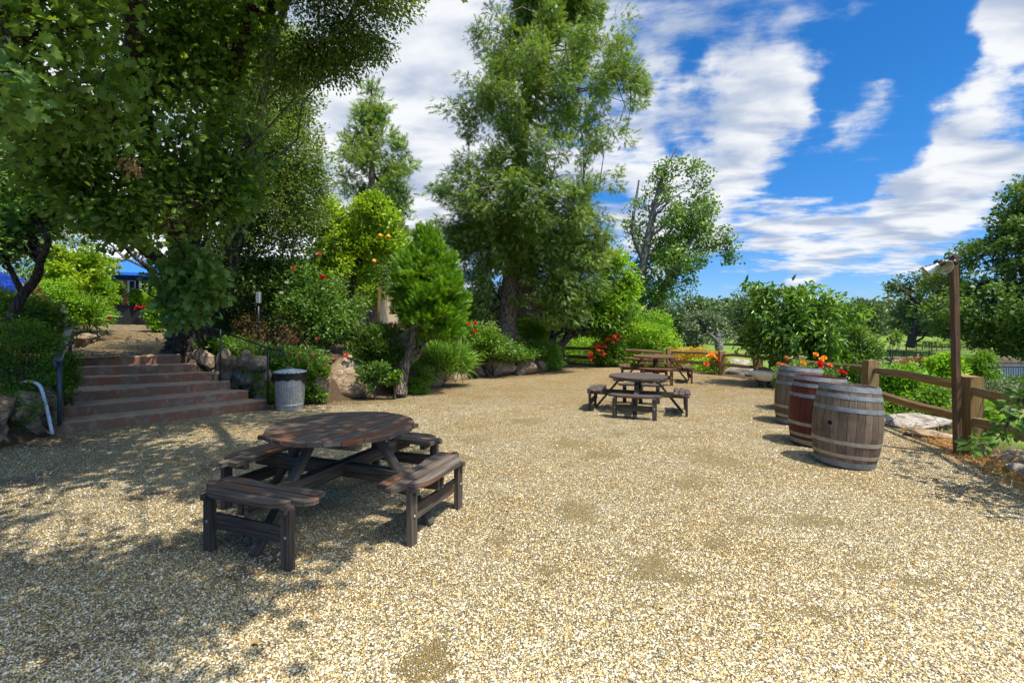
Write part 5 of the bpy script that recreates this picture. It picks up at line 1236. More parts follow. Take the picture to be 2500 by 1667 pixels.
plant('poplar_tree', 'airy forked poplar with pale limbs right of the big cedar', 'tree', [
    dict(C=fill([(368, 1640, 1660), (400, 1600, 1705), (450, 1560, 1735), (500, 1530, 1755), (550, 1510, 1760), (600, 1500, 1740), (650, 1500, 1720), (700, 1520, 1690), (740, 1540, 1640)], 23.5, 470, .8, -.02, 1.6, 41, .55), per=30, cr=.42, size=.135, kind='oval', droop=.5, up=.4, axis=W(1600, 760, 23.5), wid=1.5),
    dict(C=fill([(560, 1725, 1790), (590, 1740, 1805), (640, 1760, 1800)], 23, 26, .6, -.6, 1.0, 42, .6), per=28, cr=.34, size=.13, kind='oval', droop=.5, axis=W(1700, 620, 23), wid=1.5)],
    [[w4(1572, 800, 23.5, .30), w4(1560, 740, 23.5, .24), w4(1572, 640, 23.5, .20), w4(1590, 540, 23.5, .15), w4(1615, 440, 23.5, .08), w4(1652, 360, 23.5, .03)], [w4(1578, 800, 23.4, .28), w4(1598, 740, 23.4, .23), w4(1640, 670, 23.3, .17), w4(1680, 600, 23.2, .11), w4(1725, 520, 23, .05)],
     [w4(1640, 670, 23.3, .13), w4(1700, 620, 23.1, .08), w4(1765, 595, 23, .04)], [w4(1572, 640, 23.5, .14), w4(1545, 560, 23.5, .10), w4(1560, 440, 23.5, .04)]], 'bark_grey', 'poplar_leaf', 80, kfac=.45, twig=(.014, .005), maxtw=2.8)
plant('arching_tree', 'small tree whose dark trunk arches out from the wall end', 'tree', [
    dict(C=fill([(590, 1410, 1520), (640, 1345, 1545), (700, 1310, 1560), (750, 1300, 1560), (790, 1330, 1560), (815, 1380, 1540)], 17.5, 300, .7, -.35, 1.0, 43, .5), per=42, cr=.36, size=.12, kind='oval6', droop=.2, axis=W(1420, 800, 17.5)),
    dict(C=fill([(620, 1450, 1520), (680, 1430, 1560), (740, 1440, 1560), (780, 1460, 1540)], 17, 90, .5, -.4, 1.0, 44, .5), per=40, cr=.34, size=.12, kind='oval6', axis=W(1420, 800, 17.5), mat='lime_leaf')],
    [[w4(1336, 862, 16.6, .17), w4(1352, 848, 16.6, .13), w4(1376, 838, 16.7, .115), w4(1392, 812, 16.8, .11), w4(1405, 795, 16.8, .10), w4(1418, 782, 16.9, .10), w4(1424, 755, 17, .08), w4(1450, 710, 17.2, .05), w4(1480, 660, 17.3, .03)],
     [w4(1420, 765, 17, .06), w4(1395, 700, 17.2, .04), w4(1380, 650, 17.4, .02)]], 'bark', 'mid_leaf', 34, kfac=.5, twig=(.010, .004))
pl = plant('plum_tree', 'broad low tree with long drooping leaves behind the barrels', 'tree', [
    dict(C=fill([(704, 1835, 1980), (735, 1820, 2040), (770, 1808, 2075), (810, 1800, 2090), (845, 1812, 2085), (880, 1885, 2070), (915, 1910, 2030)], 12.2, 330, .7, 0, .5, 51, .55), per=25, cr=.28, size=.150, kind='droop6', droop=.6, up=.5, axis=W(1960, 860, 12.2)),
    dict(C=np.array([W(1822, 695, 12), W(1836, 700, 12), W(1855, 702, 12), W(1873, 706, 12), W(1885, 715, 12), W(1915, 706, 12), W(1925, 715, 12), W(1985, 705, 12.2)]), per=20, cr=.17, size=.15, kind='droop6', droop=.5, axis=W(1960, 860, 12.2))],
    [[w4(1958, 945, 12.3, .11), w4(1966, 900, 12.3, .085), w4(1972, 850, 12.3, .07), w4(1955, 790, 12.3, .05), w4(1900, 740, 12.2, .03), w4(1830, 697, 12, .01)], [w4(1970, 860, 12.3, .06), w4(2010, 790, 12.4, .04), w4(2040, 740, 12.4, .02)]], 'bark_grey', 'plum_leaf', 40, kfac=.5, twig=(.008, .003))
plant('bare_stump_tree', 'pale gnarled dead trunk standing beyond the fence post', 'dead tree', [dict(C=np.array([W(1738, 822, 22), W(1770, 822, 22.2)]), per=5, cr=.2, size=.08, kind='oval')],
    [[w4(1758, 885, 21.8, .22), w4(1756, 855, 21.8, .19), w4(1752, 828, 21.8, .14), w4(1758, 812, 21.8, .09)], [w4(1754, 840, 21.8, .12), w4(1744, 826, 21.7, .08), w4(1730, 812, 21.6, .04)]], 'bark_grey', 'olive_leaf', 2, tside=12, rough=.1)
# leafy twig leaning in at the right edge, from a tree standing outside the picture
tw = np.array([W(2560, 940, 4.55), W(2500, 965, 4.5), W(2468, 1010, 4.45), W(2452, 1050, 4.4), W(2428, 1075, 4.35), W(2405, 1085, 4.3)])
tC = np.array([W(2480, 975, 4.5), W(2492, 960, 4.5), W(2462, 990, 4.45), W(2440, 998, 4.45), W(2470, 1010, 4.45), W(2488, 1040, 4.5), W(2456, 1035, 4.42), W(2442, 1060, 4.4), W(2420, 1078, 4.35), W(2398, 1082, 4.3), W(2385, 1088, 4.3), W(2495, 1010, 4.5), W(2500, 1060, 4.5)])
rp = np.array([(5.1, 3.6), (7.2, 3.2), (7.4, 5.2), (6.0, 5.0), (5.35, 4.4)], float); cc_ = []
while len(cc_) < 110:
    a, b, c = rng.uniform(5.1, 7.5), rng.uniform(3.0, 5.2), rng.uniform(.9, 3.0)
    if (a / b) > 1.16 and field(np.array([[a, b, c]]), .7, 55)[0] > -.2: cc_.append((a, b, c))
plant('apple_tree', 'leafy green twig of a fruit tree reaching in over the right fence rails', 'tree', [
    dict(C=tC, per=11, cr=.085, size=.085, kind='oval6', droop=.2, up=.9, axis=W(2560, 1000, 4.5)), dict(C=np.array(cc_), per=34, cr=.25, size=.10, kind='oval6', axis=(6.3, 4.3, 1.5))],
    [[(6.4, 4.5, -.3, .09), (6.4, 4.5, .6, .07), (6.2, 4.4, 1.4, .05), (6.0, 4.2, 2.2, .02)], [(6.4, 4.5, .5, .04), (5.8, 4.6, .8, .022), (tw[0][0], tw[0][1], tw[0][2], .013)] + [(p[0], p[1], p[2], .010 - .0013 * i) for i, p in enumerate(tw[1:])]], 'bark', 'rose_leaf', 26, kfac=.4, twig=(.005, .002), r_end=.004)

# ------------------------------------------------------------------ left side planting
plant('maple_tree', 'small mint-green maple at the left edge above the handrail', 'tree', [dict(C=fill([(462, -80, 90), (500, -120, 125), (560, -120, 145), (610, -100, 135), (630, -80, 100)], 8.2, 150, .6, -.5, .6, 61, .5), per=34, cr=.26, size=.085, kind='lobed', droop=.1, axis=W(0, 700, 8.2), wid=1.3)],
      [[w4(20, 800, 8.4, .10), w4(50, 730, 8.4, .08), w4(88, 680, 8.4, .07), w4(98, 640, 8.3, .06), w4(115, 580, 8.2, .04), w4(60, 500, 8.2, .02)], [w4(60, 730, 8.4, .05), w4(0, 600, 8.2, .03)]], 'bark', 'mint_leaf', 22, kfac=.5, twig=(.007, .003))
plant('small_maple', 'little yellow-green maple with forked trunk beside the upper path', 'tree', [dict(C=fill([(610, 130, 230), (635, 105, 262), (665, 90, 262), (690, 90, 240)], 12.2, 110, .7, -.4, .7, 62, .5), per=42, cr=.22, size=.085, kind='lobed', axis=W(170, 700, 12.2), wid=1.2)],
      [[w4(156, 770, 12.2, .07), w4(157, 720, 12.2, .055), w4(157, 704, 12.2, .05), w4(175, 680, 12.2, .03), w4(195, 660, 12.2, .015)], [w4(157, 705, 12.2, .04), w4(140, 680, 12.2, .03), w4(125, 660, 12.2, .015)], [w4(157, 705, 12.2, .03), w4(157, 670, 12.2, .015)]], 'bark', 'citrus_leaf', 14, kfac=.5, twig=(.006, .003))
bush('shrub', 'feathery mid-green shrub spilling over the left stone wall', 'shrub', [(775, -80, 70), (820, -120, 130), (880, -140, 170), (930, -140, 185), (965, -120, 150)], 7.15, 260, 60, .16, .042, 'oval', 'mid_leaf', .5, seed=71, up=.6)
bush('shrub', 'fine-leaved green sprays hanging over the wall by the pipe', 'shrub', [(955, -40, 60), (985, -40, 110), (1010, -40, 90), (1060, -60, 40)], 6.5, 46, 40, .11, .05, 'narrow', 'mid_leaf', .35, seed=72, droop=.3)
bush('shrub', 'dark leafy shrub behind the top of the left handrail', 'shrub', [(725, -100, 80), (770, -80, 150), (810, -60, 160)], 9.2, 190, 44, .26, .085, 'lobed', 'oak_leaf', .6, seed=73)
r_ = bush('flowering_shrub', 'sunlit lime-green shrub with red blooms left of the path', 'shrub', [(660, 180, 240), (690, 175, 262), (730, 165, 272), (765, 170, 265)], 13.6, 240, 50, .25, .075, 'oval6', 'lime_leaf', .7, seed=74)
flowers(r_, [W(x, y, 12.7) for x, y in ((148, 672), (158, 668), (172, 682), (181, 681), (170, 693), (196, 675), (204, 681), (214, 687), (201, 714), (217, 690), (228, 694), (186, 676))], 'red', .14)
bush('shrub', 'pale yellow-green shrub left of the small maple trunk', 'shrub', [(690, 80, 160), (730, 70, 200), (780, 70, 190), (815, 90, 150)], 11.4, 200, 46, .22, .06, 'oval', 'lime_leaf', .6, seed=75)
bush('shrub', 'rusty-leaved shrub by the left blue umbrella', 'shrub', [(700, 55, 85), (725, 50, 100), (745, 60, 95)], 10.4, 26, 40, .18, .06, 'oval', 'rust_leaf', .6, seed=76)
bush('strap_leaf_plant', 'arching strap-leaved clump above the low fieldstone edging', 'plant', [(745, 190, 235), (775, 180, 255), (792, 185, 255)], 11.8, 22, 26, .16, .36, 'blade', 'blade', .5, seed=77, droop=-.5, wid=1.2)
r_ = bush('flowering_shrub', 'lime shrub with red flowers growing in the right planter box', 'shrub', [(712, 325, 350), (730, 318, 366), (746, 322, 370)], 17.75, 60, 36, .18, .09, 'oval6', 'lime_leaf', .35, gap=-.8, seed=78, base=W(350, 750, 17.75))
flowers(r_, [W(x, y, 17.3) for x, y in ((337, 749), (342, 752), (353, 749), (360, 748), (308, 743), (366, 737), (333, 754))], 'red', .12)
bush('shrub', 'dark green bush screening the window behind the planters', 'shrub', [(640, 240, 285), (690, 245, 285), (740, 245, 290), (775, 245, 285)], 19.0, 130, 44, .3, .09, 'oval', 'mid_leaf', .6, seed=79)
bush('shrub', 'yellow-green bush hiding the right end of the planters', 'shrub', [(680, 372, 415), (720, 366, 420), (760, 366, 410), (800, 372, 400)], 14.4, 110, 44, .2, .075, 'oval6', 'lime_leaf', .6, seed=80)
r_ = bush('flowering_plant', 'low plant with coral flowers on the brick edging by the path', 'plant', [(772, 248, 272), (786, 246, 276)], 13.4, 16, 30, .1, .06, 'oval', 'mid_leaf', .5, seed=81)
flowers(r_, [W(x, y, 13.2) for x, y in ((253, 777), (258, 775), (262, 778), (266, 777), (256, 781))], 'pink', .13)
bush('hedge', 'dark background hedge behind the left umbrella', 'hedge', [(560, -250, 260), (640, -250, 270), (720, -250, 230), (790, -250, 150)], 17.5, 420, 44, .5, .11, 'oval', 'mid_leaf', .35, seed=82)
bush('shrub', 'small shrub crowding the left end of the steps', 'shrub', [(868, 160, 195), (890, 150, 205), (915, 155, 200), (940, 160, 190)], 7.5, 44, 44, .09, .035, 'oval', 'mid_leaf', .6, seed=83)

# ------------------------------------------------------------------ bank behind the wall
bush('shrub', 'dark shady shrub right of the twisting grey trunk', 'shrub', [(640, 520, 690), (700, 530, 700), (770, 530, 690), (830, 500, 680), (880, 520, 660)], 11.2, 380, 46, .28, .065, 'oval', 'dark_leaf', .5, seed=91)
r_ = bush('rose_bush', 'large rose bush with red and pink blooms left of the wooden stake', 'rose bush', [(640, 660, 740), (690, 640, 830), (740, 640, 890), (790, 660, 895), (840, 690, 890)], 10.9, 300, 44, .24, .075, 'oval6', 'rose_leaf', .5, seed=92)
flowers(r_, [W(787, 679, 10.4), W(790, 681, 10.4)], 'red', .13); flowers(r_, [W(717, 656, 10.3), W(780, 622, 10.5), (W(965, 731, 10.2)), W(845, 868, 10.2)], 'pink', .1); flowers(r_, [W(x, y, 10.2) for x, y in ((700, 690), (790, 706), (687, 716), (852, 881), (855, 871))], 'white', .07)
bush('shrub', 'brown-tinged tangled shrub beneath the rose bush', 'shrub', [(780, 570, 760), (830, 560, 770), (880, 570, 760)], 10.6, 130, 44, .24, .055, 'narrow', 'rust_leaf', .4, seed=93)
r_ = bush('oleander_bush', 'narrow-leaved bush with coral flowers behind the trash can', 'shrub', [(845, 560, 700), (875, 545, 840), (900, 560, 830), (940, 590, 660)], 10.05, 250, 42, .2, .085, 'narrow', 'rose_leaf', .4, seed=94, droop=-.2, wid=1.3)
flowers(r_, [W(x, y, 9.75) for x, y in ((720, 833), (778, 827), (729, 873), (705, 866), (786, 897), (805, 904), (798, 893), (788, 915), (766, 870), (820, 878), (780, 911), (760, 895))], 'pink', .085)
bush('ivy', 'ivy spilling beside the steps just left of the trash can', 'ivy', [(905, 605, 650), (950, 620, 665), (995, 640, 665)], 9.35, 46, 50, .13, .05, 'oval', 'mid_leaf', .35, seed=95)
bush('shrub', 'spiky dark green shrub left of the young cedar trunk', 'shrub', [(800, 870, 960), (840, 850, 990), (880, 850, 980), (900, 860, 960)], 10.6, 130, 60, .18, .11, 'narrow', 'dark_leaf', .6, seed=96, droop=-.4)
bush('ivy_mound', 'mound of small-leaved ivy at the foot of the leaning trunk', 'ivy', [(900, 1005, 1050), (915, 900, 1055), (935, 890, 1060), (960, 895, 1050)], 10.8, 240, 60, .12, .040, 'oval', 'mid_leaf', .28, seed=97, up=.5)
bush('shrub', 'broad-leaved weed beside the thin grey pipe', 'plant', [(905, 950, 975), (930, 948, 972)], 9.95, 12, 24, .10, .09, 'oval6', 'mid_leaf', .5, seed=98)
bush('grass_clump', 'tall arching green grass clump right of the young cedar', 'grass clump', [(860, 1030, 1130), (885, 1020, 1135), (905, 1030, 1125)], 12.0, 60, 34, .22, .46, 'blade', 'blade', .5, seed=99, droop=-.6, wid=.7)
r_ = bush('hedge', 'dark hedge with scattered red roses filling the bank behind', 'hedge', [(660, 880, 1180), (720, 880, 1300), (790, 900, 1300), (850, 960, 1290)], 16.8, 520, 46, .42, .085, 'oval', 'dark_leaf', .35, seed=100)
flowers(r_, [W(x, y, 12) for x, y in ((1145, 791), (1158, 811), (1160, 790), (1037, 819))], 'red', .1)
bush('hedge', 'low green hedge along the top of the tan boulder wall', 'hedge', [(845, 1130, 1310), (860, 1090, 1345), (874, 1075, 1350)], 15.0, 360, 52, .2, .07, 'oval', 'mid_leaf', .5, seed=101)
bush('shrub', 'dense bluish-green foliage below the big cedar trunk', 'shrub', [(820, 1130, 1240), (850, 1110, 1270), (875, 1110, 1280)], 14.2, 130, 48, .22, .07, 'oval6', 'rose_leaf', .5, seed=102)
bush('shrub', 'lime-green shrub between the big cedar and the arching trunk', 'shrub', [(785, 1275, 1310), (810, 1250, 1345), (840, 1245, 1355), (865, 1250, 1340)], 17.8, 150, 46, .28, .085, 'oval', 'lime_leaf', .6, seed=103)
bush('grass_clump', 'dark grassy tuft at the foot of the arching trunk', 'grass clump', [(845, 1290, 1350), (880, 1290, 1372), (905, 1300, 1365)], 15.9, 60, 40, .2, .3, 'blade', 'blade', .5, seed=104, droop=-.2)
bush('hedge', 'dark green thicket behind the rear fence', 'hedge', [(700, 1190, 1540), (760, 1190, 1560), (820, 1250, 1560), (862, 1300, 1560)], 25, 420, 46, .6, .13, 'oval', 'dark_leaf', .3, seed=105)
bush('shrub', 'pale green sunlit bush just behind the rear fence post', 'shrub', [(830, 1385, 1480), (860, 1370, 1500), (890, 1380, 1500)], 20.5, 110, 44, .28, .085, 'oval', 'lime_leaf', .5, seed=106)
bush('shrub', 'large bright green rounded bush behind the farthest table', 'shrub', [(762, 1570, 1620), (800, 1490, 1648), (840, 1475, 1655), (875, 1490, 1650), (895, 1500, 1640)], 18.2, 360, 48, .3, .085, 'oval6', 'lime_leaf', .6, seed=107)
bush('shrub', 'yellow-green bushy foliage between cedar and farthest table', 'shrub', [(690, 1450, 1540), (740, 1440, 1560), (790, 1450, 1560), (830, 1480, 1560)], 18.8, 170, 46, .32, .09, 'oval6', 'citrus_leaf', .5, seed=108)
r_ = bush('flowering_bush', 'bush with dense clusters of orange flowers by the rear fence', 'shrub', [(815, 1470, 1520), (850, 1445, 1530), (885, 1440, 1530), (900, 1450, 1520)], 17.3, 110, 40, .22, .08, 'oval6', 'mid_leaf', .5, seed=109)
fl = [(1438, 868), (1442, 862), (1440, 878), (1452, 850), (1458, 842), (1460, 856), (1468, 838), (1466, 848), (1470, 858), (1475, 866), (1478, 846), (1482, 828), (1486, 824), (1490, 830), (1500, 822), (1506, 828), (1508, 818), (1512, 822), (1455, 846), (1463, 862), (1450, 875), (1472, 870), (1496, 836), (1484, 832)]
flowers(r_, [W(x, y, 16.75 + rng.uniform(-.1, .1)) for x, y in fl], 'orange', .14)
r_ = bush('autumn_shrub', 'red and yellow tinted shrub beyond the fence right of the farthest table', 'shrub', [(852, 1640, 1730), (872, 1636, 1765), (900, 1640, 1770)], 17.3, 150, 44, .24, .08, 'oval', 'autumn_leaf', .4, seed=110)
bush('shrub', 'bright green low foliage under the rails beyond the farthest table', 'shrub', [(880, 1690, 1760), (905, 1670, 1830), (925, 1700, 1790)], 15.9, 120, 44, .2, .075, 'oval6', 'lime_leaf', .35, seed=111)
r_ = bush('rose_bush', 'small rose bush with yellow and orange flowers at the fence post', 'rose bush', [(872, 1735, 1768), (890, 1728, 1770), (905, 1735, 1765)], 15.0, 26, 34, .14, .07, 'oval6', 'mid_leaf', .4, seed=112)
flowers(r_, [W(1734, 871, 14.7), W(1738, 870, 14.7)], 'yellow', .2); flowers(r_, [W(1754, 877, 14.6), W(1755, 883, 14.6), W(1725, 889, 14.6)], 'orange', .17)
bush('hedge', 'green thicket between the short fence section and the plum tree', 'hedge', [(850, 1890, 1960), (880, 1895, 2080), (915, 1900, 2100), (940, 1900, 2080)], 12.9, 300, 46, .24, .08, 'oval6', 'mid_leaf', .35, seed=113)
bush('shrub', 'light willowy shrub at the right flank of the plum tree', 'shrub', [(800, 2060, 2110), (840, 2060, 2140), (880, 2050, 2150), (900, 2060, 2130)], 12.4, 130, 44, .22, .085, 'narrow', 'poplar_leaf', .5, seed=114, wid=1.5)
r_ = bush('rose_bush', 'rose bush with red and orange blooms behind the barrels', 'rose bush', [(885, 1960, 2030), (905, 1890, 2070), (935, 1880, 2090), (960, 1900, 2090)], 8.9, 110, 38, .16, .06, 'oval6', 'rose_leaf', .4, seed=115)
flowers(r_, [W(1961, 886, 8.4), W(1991, 866, 8.5), (W(2005, 878, 8.45)), W(2012, 874, 8.5)], 'yellow', .085); flowers(r_, [W(2003, 895, 8.3), W(2002, 887, 8.3), W(2052, 908, 7.8), W(2060, 912, 7.8)], 'red', .09)
flowers(r_, [W(2025, 892, 8.4), W(1914, 891, 8.4), W(1902, 889, 8.5), W(1921, 874, 8.6), W(1940, 897, 8.4)], 'orange', .075)
bush('shrub', 'light green leafy undergrowth filling the bed above the steps wall', 'shrub', [(830, 470, 620), (870, 480, 660), (895, 520, 690)], 10.3, 150, 46, .18, .06, 'oval6', 'mid_leaf', .35, seed=141)
bush('shrub', 'green creeper draped over the tan boulder right of the trash can', 'creeper', [(885, 745, 800), (905, 750, 800), (940, 770, 792)], 9.75, 34, 40, .1, .05, 'oval6', 'rose_leaf', .3, seed=142)
bush('shrub', 'fresh green foliage draping over the boulders right of the leaning trunk', 'shrub', [(868, 880, 1010), (890, 890, 960)], 10.7, 90, 44, .14, .055, 'oval6', 'mid_leaf', .4, seed=143)
bush('shrub', 'broad-leaved green shrub crowding behind the trash can lid', 'shrub', [(880, 640, 760), (910, 650, 770), (950, 735, 780)], 9.7, 60, 40, .14, .07, 'oval6', 'mid_leaf', .3, seed=144)
bush('creeper', 'leafy creeper trailing over the wall just left of the ivy mound', 'creeper', [(885, 860, 960), (915, 870, 950), (950, 880, 930)], 9.95, 60, 42, .11, .05, 'oval6', 'rose_leaf', .3, seed=145)
bush('shrub', 'mixed green shrubbery between the young cedar and the big trunk', 'shrub', [(790, 1090, 1210), (830, 1080, 1230), (862, 1090, 1240)], 13.8, 130, 44, .24, .075, 'oval6', 'mid_leaf', .4, seed=146)
bush('creeper', 'dense leafy creeper over the soil between trash can and tan boulder', 'creeper', [(890, 735, 790), (925, 740, 800), (970, 745, 795)], 9.45, 60, 44, .11, .055, 'oval6', 'mid_leaf', .25, seed=147)
# beyond the right fence
bush('shrub', 'lime-yellow shrub behind the rails right of the near barrel', 'shrub', [(898, 2150, 2240), (930, 2125, 2285), (970, 2120, 2300), (1010, 2130, 2280)], 10.0, 260, 44, .17, .065, 'oval6', 'lime_leaf', .5, seed=121)
bush('shrub', 'glossy dark green ground shrub left of the lamp post', 'shrub', [(955, 2230, 2330), (985, 2190, 2345), (1020, 2140, 2345), (1055, 2200, 2345)], 7.9, 240, 44, .12, .055, 'oval6', 'mid_leaf', .4, seed=122, up=.9)
bush('shrub', 'tall bright leafy shoots behind the fence left of the lamp post', 'shrub', [(872, 2270, 2330), (900, 2265, 2345), (930, 2270, 2345)], 13.2, 90, 40, .2, .10, 'oval6', 'lime_leaf', .4, seed=123)
bush('shrub', 'reddish-green bush by the iron fence behind the near post', 'shrub', [(880, 2195, 2270), (905, 2190, 2280), (925, 2200, 2270)], 15.5, 80, 40, .22, .08, 'oval', 'rust_leaf', .4, seed=124)
bush('shrub', 'round mid-green bush just right of the lamp post', 'shrub', [(866, 2375, 2415), (900, 2350, 2430), (940, 2355, 2425)], 14, 130, 44, .24, .08, 'oval', 'mid_leaf', .5, seed=125)
bush('shrub', 'grey-green herb mound right of the thick fence post', 'shrub', [(935, 2395, 2470), (965, 2380, 2520), (990, 2390, 2520)], 9.0, 110, 40, .15, .05, 'narrow', 'olive_leaf', .5, seed=126)
bush('shrub', 'yellow-green weedy clump behind the right rails', 'shrub', [(990, 2385, 2420), (1020, 2380, 2440), (1050, 2390, 2420)], 7.3, 50, 36, .12, .05, 'oval', 'lime_leaf', .4, seed=127)
bush('shrub', 'young sapling with pale leaves behind the near fence post', 'sapling', [(815, 2165, 2200), (850, 2130, 2185), (870, 2150, 2180)], 10.5, 16, 22, .12, .07, 'oval6', 'poplar_leaf', .4, seed=128)
bush('shrub', 'grey-green bushes on the slope at the right edge below the pond', 'shrub', [(925, 2430, 2560), (945, 2420, 2560), (965, 2430, 2560)], 16, 90, 40, .25, .08, 'oval', 'right_oak_leaf', .4, seed=129)

# ------------------------------------------------------------------ distant oaks
def far_tree(label, prof, Y, trunk, n, mat='far_oak_leaf', size=.34, cr=.9, gap=-.25, seed=0, per=26, group='oaks beyond the meadow', depth=.8):
    C = fill(prof, Y, n, depth, gap, None, seed, .42)
    tr = [[w4(x, y, Y, r) for x, y, r in t] for t in trunk]
    return plant('oak_tree', label, 'tree', [dict(C=C, per=per, cr=cr, size=size, kind='oval', axis=W(trunk[0][0][0], trunk[0][0][1], Y), wid=1.3, up=1.0)], tr, 'bark', mat, 10, kfac=.35, twig=(.03, .015), tside=8, maxtw=6, group=group)
far_tree('rounded distant oak left of centre in the tree line', [(718, 1660, 1710), (740, 1635, 1740), (770, 1610, 1745), (800, 1600, 1740), (830, 1620, 1720)], 62, [[(1680, 848, .6), (1680, 800, .45), (1680, 740, .2)]], 170, seed=131)
far_tree('silvery olive-toned tree in front of the distant oaks', [(764, 1690, 1740), (785, 1665, 1775), (810, 1655, 1790), (832, 1660, 1780)], 44, [[(1697, 850, .32), (1702, 825, .25), (1710, 790, .15)]], 200, 'olive_leaf', .22, .6, seed=132)
far_tree('distant oak with a notched crown behind the plum tree', [(716, 1800, 1850), (735, 1775, 1870), (765, 1760, 1880), (800, 1750, 1880), (830, 1760, 1870)], 64, [[(1810, 848, .6), (1812, 800, .4), (1815, 740, .2)]], 150, seed=133)
far_tree('distant oak just right of the poplar trunks', [(745, 1590, 1640), (775, 1580, 1660), (810, 1580, 1650), (830, 1590, 1640)], 66, [[(1612, 845, .5), (1612, 790, .3)]], 110, seed=134)
far_tree('low distant oak right of the plum tree', [(732, 2080, 2120), (755, 2060, 2160), (790, 2050, 2170), (825, 2060, 2160)], 60, [[(2122, 842, .5), (2120, 800, .35), (2118, 760, .2)]], 140, seed=135)
far_tree('distant oak with open zigzag crown left of the floodlights', [(668, 2225, 2262), (684, 2170, 2290), (706, 2165, 2300), (725, 2195, 2300), (750, 2190, 2330), (780, 2185, 2345), (805, 2190, 2340)], 50, [[(2222, 848, .42), (2228, 820, .36), (2236, 790, .3), (2244, 730, .2), (2240, 680, .1)], [(2240, 740, .2), (2200, 705, .14), (2172, 690, .07)]], 150, gap=.05, seed=136, cr=.7)
far_tree('distant oak between the zigzag oak and the plum tree', [(735, 2030, 2075), (770, 2010, 2100), (810, 2000, 2110), (832, 2010, 2100)], 63, [[(2060, 845, .5), (2060, 780, .3)]], 110, seed=137)
far_tree('distant oak behind the lamp post', [(700, 2290, 2370), (740, 2270, 2400), (790, 2260, 2400), (822, 2280, 2380)], 58, [[(2330, 850, .55), (2330, 780, .35)]], 140, seed=138)
far_tree('big spreading oak filling the right edge of the picture', [(440, 2500, 2640), (480, 2462, 2720), (530, 2435, 2760), (570, 2410, 2800), (600, 2345, 2840), (630, 2335, 2860), (680, 2310, 2860), (740, 2290, 2860), (800, 2310, 2860), (845, 2380, 2840), (868, 2440, 2780)], 29, [[(2575, 900, .5), (2570, 800, .4), (2570, 650, .25), (2560, 520, .12)]], 1150, 'right_oak_leaf', .22, .6, -.6, 139, 56)
far_tree('distant oak seen between cedar trunk and arching tree', [(735, 1200, 1260), (770, 1180, 1300), (820, 1180, 1310)], 55, [[(1240, 845, .5), (1240, 780, .3)]], 100, 'right_oak_leaf', seed=140)
# wooded horizon that reads as one mass
C = []
for px in range(-400, 3000, 9):
    Y = 95 + rng.uniform(-9, 9); top = (752 if px < 1900 else 742) + 10 * math.sin(px * .013) + 8 * math.sin(px * .031 + 1) + rng.uniform(-5, 5)
    for k in range(9): C.append(W(px + rng.uniform(-6, 6), rng.uniform(top, 822), Y))
C = np.array(C); V, Fs = leaves(C, 30, 2.0, .75, 'oval', axis=(0, 95, -10), wid=1.4)
o = np_mesh('woodland', V, Fs, M['far_oak_leaf']); tag(o, 'continuous dark oak woodland along the horizon', 'woodland', None, 'stuff')

# ------------------------------------------------------------------ grass, straw, litter
n = 26000; x = rng.uniform(8, 60, n); y = rng.uniform(20, 62, n); ok = (x / y > .22) & (H(x, y) > -1.3); x, y = x[ok], y[ok]; n = len(x)
D = rng.normal(0, .35, (n, 3)); D[:, 2] = 1; V, Fs = scatter(np.stack([x, y, H(x, y) - .02], 1), D, rng.normal(0, 1, (n, 3)), rng.uniform(.16, .42, n), 'blade', 2.4)
o = np_mesh('meadow_grass', V, Fs, M['meadow_blade']); tag(o, 'sunny green meadow grass beyond the split-rail fence', 'grass', None, 'stuff')
# dry straw around the fence posts
n = 5200; t = rng.random(n); a = np.array([6.3, 8.0]); b = np.array([4.95, 4.0]); p = a + (b - a) * t[:, None] + rng.normal(0, 1, (n, 2)) * np.array([.17, .1]); p[:, 0] += .05
D = rng.normal(0, 1, (n, 3)); D[:, 2] = np.abs(D[:, 2]) * .45 + .05; V, Fs = scatter(np.column_stack([p, np.maximum(H(p[:, 0], p[:, 1]), -.02) + .005]), D, rng.normal(0, 1, (n, 3)), rng.uniform(.05, .15, n), 'blade', .8)
o = np_mesh('dry_grass', V, Fs, M['straw']); tag(o, 'dry straw-coloured grass at the foot of the right fence', 'dry grass', None, 'stuff')
n = 5000; x = rng.uniform(5.6, 13, n); y = rng.uniform(4.5, 15, n); pp_ = np.stack([x, y], 1); ok = ~inside(pp_, PATIO) & (seg_dist(pp_, PATIO) > .5) & (x > 5.2); x, y = x[ok], y[ok]; n = len(x)
D = rng.normal(0, .5, (n, 3)); D[:, 2] = 1; V, Fs = scatter(np.stack([x, y, H(x, y) - .01], 1), D, rng.normal(0, 1, (n, 3)), rng.uniform(.06, .16, n), 'blade', 1.6)
o = np_mesh('lawn_grass', V, Fs, M['blade']); tag(o, 'short green grass on the slope outside the right fence', 'grass', None, 'stuff')
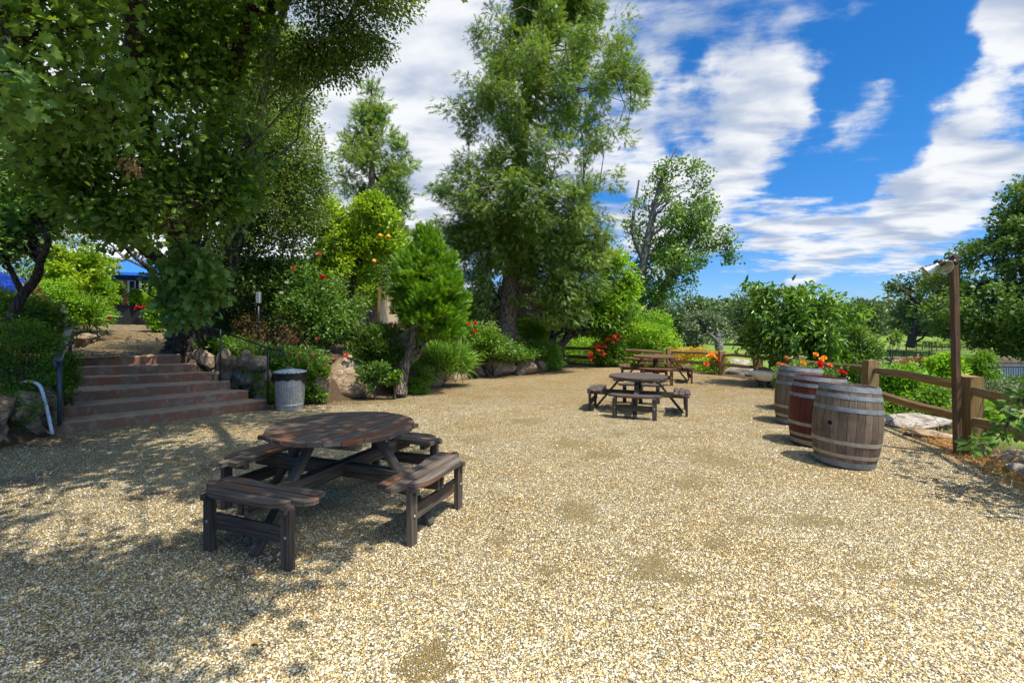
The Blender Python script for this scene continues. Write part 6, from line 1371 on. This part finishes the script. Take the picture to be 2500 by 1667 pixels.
# fallen leaves: under the oak, along walls, on the steps and path
n = 5200; x = rng.uniform(-7.3, 3, n); y = rng.uniform(1.8, 16, n); P_ = np.stack([x, y], 1); ed = seg_dist(P_, PATIO[:20], False)
pr_ = np.exp(-ed / .35) + .16 * (x < -1.0) * np.exp(-((y - 7) / 3.5) ** 2) + .012; ok = inside(P_, PATIO) & (rng.random(n) < pr_); x, y = x[ok], y[ok]
q = [np.stack([x, y, np.full(len(x), .014)], 1)]
for i in range(6):
    a_, b_2 = LS[i], RS[i]; c_ = (RS[i + 1], LS[i + 1]) if i < 5 else (np.array([-7, 10, .96]), np.array([-8.7, 9.4, .96]))
    t = rng.random(70); u = rng.random(70) ** .6; f = a_ + (b_2 - a_) * t[:, None]; k = c_[1] + (c_[0] - c_[1]) * t[:, None]; w_ = f + (k - f) * (.08 + .85 * u[:, None]); w_[:, 2] = .16 * (i + 1) + .006; q.append(w_)
t = rng.random(1500); kk = (t * (len(ctr) - 1)).astype(int); w_ = ctr[kk] + nr[kk] * rng.uniform(-.9, .9, 1500)[:, None]; q.append(np.column_stack([w_, tz[kk] + .012]))
q = np.concatenate(q); n = len(q); D = rng.normal(0, 1, (n, 3)); D[:, 2] *= .15; Nn = rng.normal(0, .35, (n, 3)); Nn[:, 2] = 1
V, Fs = scatter(q, D, Nn, rng.uniform(.02, .055, n), 'oval', 1.2)
o = np_mesh('fallen_leaves', V, Fs, M['brown_leaf']); tag(o, 'small dry brown leaves scattered on gravel, steps and path', 'fallen leaves', None, 'stuff')
tb = TB(); n = 170; x = rng.uniform(-1.1, 1.1, n) * 5; y = 1.9 + 6 * rng.random(n) ** 1.5; ok = np.abs(x) < 1.1 * y; x, y = x[ok], y[ok]; n = len(x); a = rng.uniform(0, 6.28, n); L = rng.uniform(.02, .09, n)
S = np.stack([x, y, np.full(n, .014)], 1); E = S + np.stack([np.cos(a) * L, np.sin(a) * L, rng.uniform(-.002, .008, n)], 1); ok = inside(S[:, :2], PATIO); tb.twigs(S[ok], E[ok], .0022, .0012)
o = tb.build('fallen_twigs', M['twig']); tag(o, 'tiny dark twigs lying on the gravel', 'twigs', None, 'stuff')
# young vines on the far slope
for i, px in enumerate((2238, 2252, 2270, 2287, 2301, 2318, 2345, 2362, 2378, 2396, 2412, 2430)):
    p = W(px, 858, 52 + (i % 3)); z = h1(p[0], p[1]); 
    v = thing('young_vine', 'small staked young vine in the row on the meadow slope beyond the pond', 'vine', (p[0], p[1], z), 'staked young vines')
    MB().box((p[0], p[1], z + .45), (1.0, .07, .07), (0, 0, 1), (0, 1, 0)).build('stake', M['fence_wood'], v)
    V, Fs = leaves(np.array([[p[0], p[1], z + .7], [p[0] + .1, p[1], z + .95]]), 14, .28, .22, 'oval'); np_mesh('foliage', V, Fs, M['lime_leaf'], v)
